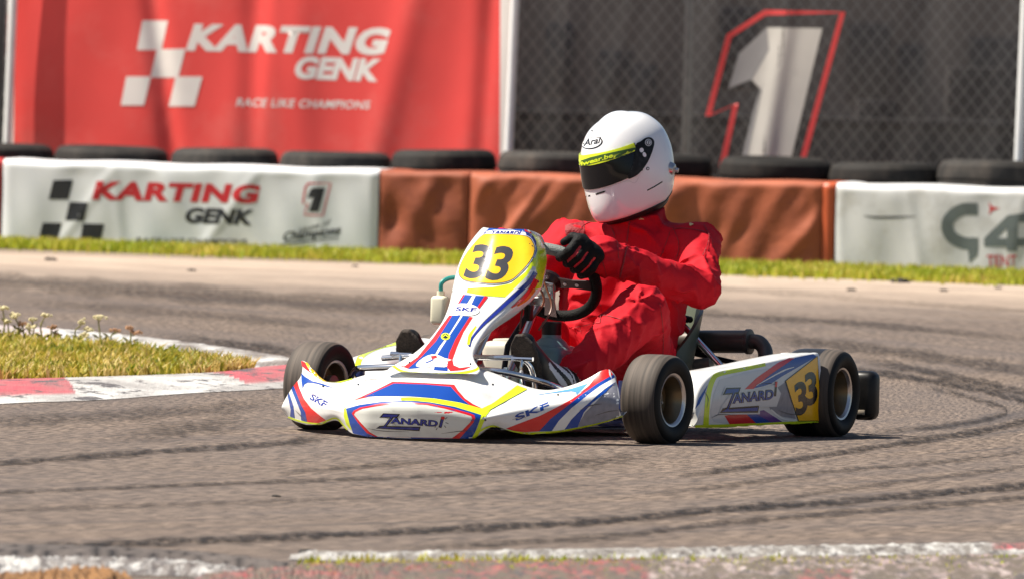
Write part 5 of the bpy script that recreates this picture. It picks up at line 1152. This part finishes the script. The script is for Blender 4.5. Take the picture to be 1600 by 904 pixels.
bm.verts.index_update(); pv2.add([q.co for q in bm.verts], [tuple(q.index for q in f.verts) for f in bm.faces], 5); bm.free()
pv2.build('visor_pivot', HM, helm, angle=40, origin=POFF, loc=False)
mb = MB(); q = hel(1.98, -.078); n_ = nrm(q - HC); mb.lathe([(.001, .012), (.010, .012), (.017, .008), (.020, .0), (.021, -.01)], q, n_, 24); mb.tube([q, q + n_ * .022], .007, 12); mb.build('side_screw', m_steel, helm, origin=POFF, loc=False)
mb = MB(); P = []
for ph in np.linspace(-math.pi, math.pi, 96, endpoint=False): P.append([hel(ph, -.150, .001), hel(ph, -.152, .004), hel(ph, -.160, .004), hel(ph, -.168, .0), hel(ph, -.168, -.03)])
mb.grid(P, cu=True); mb.build('rim_trim', HM[5], helm, angle=0, origin=POFF, loc=False)
mb = MB(); P = []
for i in range(13):
    t = i / 12; row = []
    for j in range(9):
        u_ = j / 8 - .5; x = .05 - .13 * t; hgt = .008 * math.sin(math.pi * t) ** .7 * math.cos(math.pi * u_) ** .6 if 0 < i < 12 and 0 < j < 8 else -.004
        y = u_ * .085; zt = .139 - .5 * (x * x + y * y) / .115
        row.append(HC + RM @ (np.array([x, y, zt + hgt]) * HSC))
    P.append(row)
mb.grid(P); mb.f = [f[::-1] for f in mb.f]; mb.build('top_vent', m_hel, helm, angle=0, origin=POFF, loc=False)

#==================================================================== SMALL THINGS ON THE GROUND
m_umb = mat('dry seed head', (.66, .58, .34), .9, var=.2, vscale=40); m_stem = mat('dry weed stem', (.22, .20, .07), .8); m_umb2 = mat('brown seed head', (.40, .22, .12), .9)
FL = [(4, 482, 0, 'tallest seed-headed weed at the far left edge'), (22, 492, 0, 'seed-headed weed second from the left edge'), (12, 503, 0, 'short pale weed below the tallest one at the left edge'), (50, 500, 0, 'weed with two pale heads left of the middle clump'), (70, 493, 0, 'upright pale weed in the middle clump'), (82, 512, 1, 'low browner weed right of the middle clump'), (128, 505, 0, 'leaning pale weed with a loose head above the grass'), (153, 496, 0, 'tall forked weed standing clear on the right'), (180, 517, 1, 'small brown weed head right of the tall forked weed'), (204, 513, 1, 'brown weed furthest right above the grass patch'), (36, 507, 1, 'brown weed head close to the left edge'), (140, 516, 0, 'short pale weed under the leaning one')]
for i, (px, py, br, lb) in enumerate(FL):
    b0 = ground(px + rng.uniform(-6, 6), 540 + px * .03); t0_ = CAM + ray(px, py) * (b0[1] / ray(px, py)[1]); mb = MB(); e_ = t0_ - b0; mid = e_ * .5 + np.array([rng.normal(0, .015), 0, .01])
    mb.tube([(0, 0, 0), mid, e_], [.0045, .0025], 6, mi=0, smooth=4)
    for k in range(1 + i % 2):
        q = e_ + np.array([rng.normal(0, .012), rng.normal(0, .012), rng.uniform(-.045, .004)]) if k else e_
        mb.tube([mid * .4 + e_ * .6, q], [.002, .0015], 5, mi=0)
        for r_ in range(14):
            o_ = np.array([rng.normal(0, .009), rng.normal(0, .009), abs(rng.normal(0, .006))]); mb.ball(q + o_, rng.uniform(.004, .007), 6, mi=1)
    for k in range(3): 
        s0 = mid * rng.uniform(.4, 1.3); a = rng.uniform(0, 6.28); q = np.array([math.cos(a), math.sin(a), .5]) * .035; mb.add([s0, s0 + q * .5 + [0, 0, .006], s0 + q, s0 + q * .5 - [0, 0, .006]], [(0, 1, 2, 3)], 0)
    o = mb.build('wildflower', [m_stem, m_umb2 if br else m_umb]); o.location = tuple(b0); tag(o, lb, 'weed', 'seed-headed weeds on the island')
m_marb = mat('rubber crumb', (.02, .018, .017), .9, bump=.5, bscale=60)
for i, (px, py, s, lb) in enumerate([(80, 408, .028, 'dark rubber scrap near the left end of the grass edge'), (455, 406, .020, 'small rubber scrap by the grass below the black 1 on the white barrier'), (555, 418, .016, 'rubber scrap left of the fairing near the grass edge'), (1405, 443, .045, 'largest black rubber scrap by the grass below the white barrier on the right'), (1475, 456, .02, 'small dark scrap right of the largest one'), (1560, 452, .018, 'rubber scrap at the far right of the dusty edge'), (432, 778, .011, 'tiny black crumb on the asphalt in front of the kart'), (480, 866, .02, 'black rubber lump at the end of the broken white kerb edge'), (1330, 455, .02, 'scrap of rubber left of the largest one on the dust'), (300, 425, .02, 'lone scrap of rubber on the dusty left side')]):
    p = ground(px, py); bm = bmesh.new(); bmesh.ops.create_icosphere(bm, subdivisions=3, radius=s); 
    for q in bm.verts: q.co *= 1 + .6 * (vnoise(np.array(q.co)[None] / s * 1.7 + i * 3 + 40)[0] - .5); q.co.z = max(q.co.z * .6, -s * .2); q.co.x *= 1.5
    mb = MB(); bm.verts.index_update(); mb.add([q.co for q in bm.verts], [tuple(q.index for q in f.verts) for f in bm.faces]); bm.free(); o = mb.build('rubber_scrap', m_marb); o.scale = (.75, .75, .6); o.location = (p[0], p[1], s * .12 + .005); tag(o, lb, 'debris', 'rubber scraps on the track')
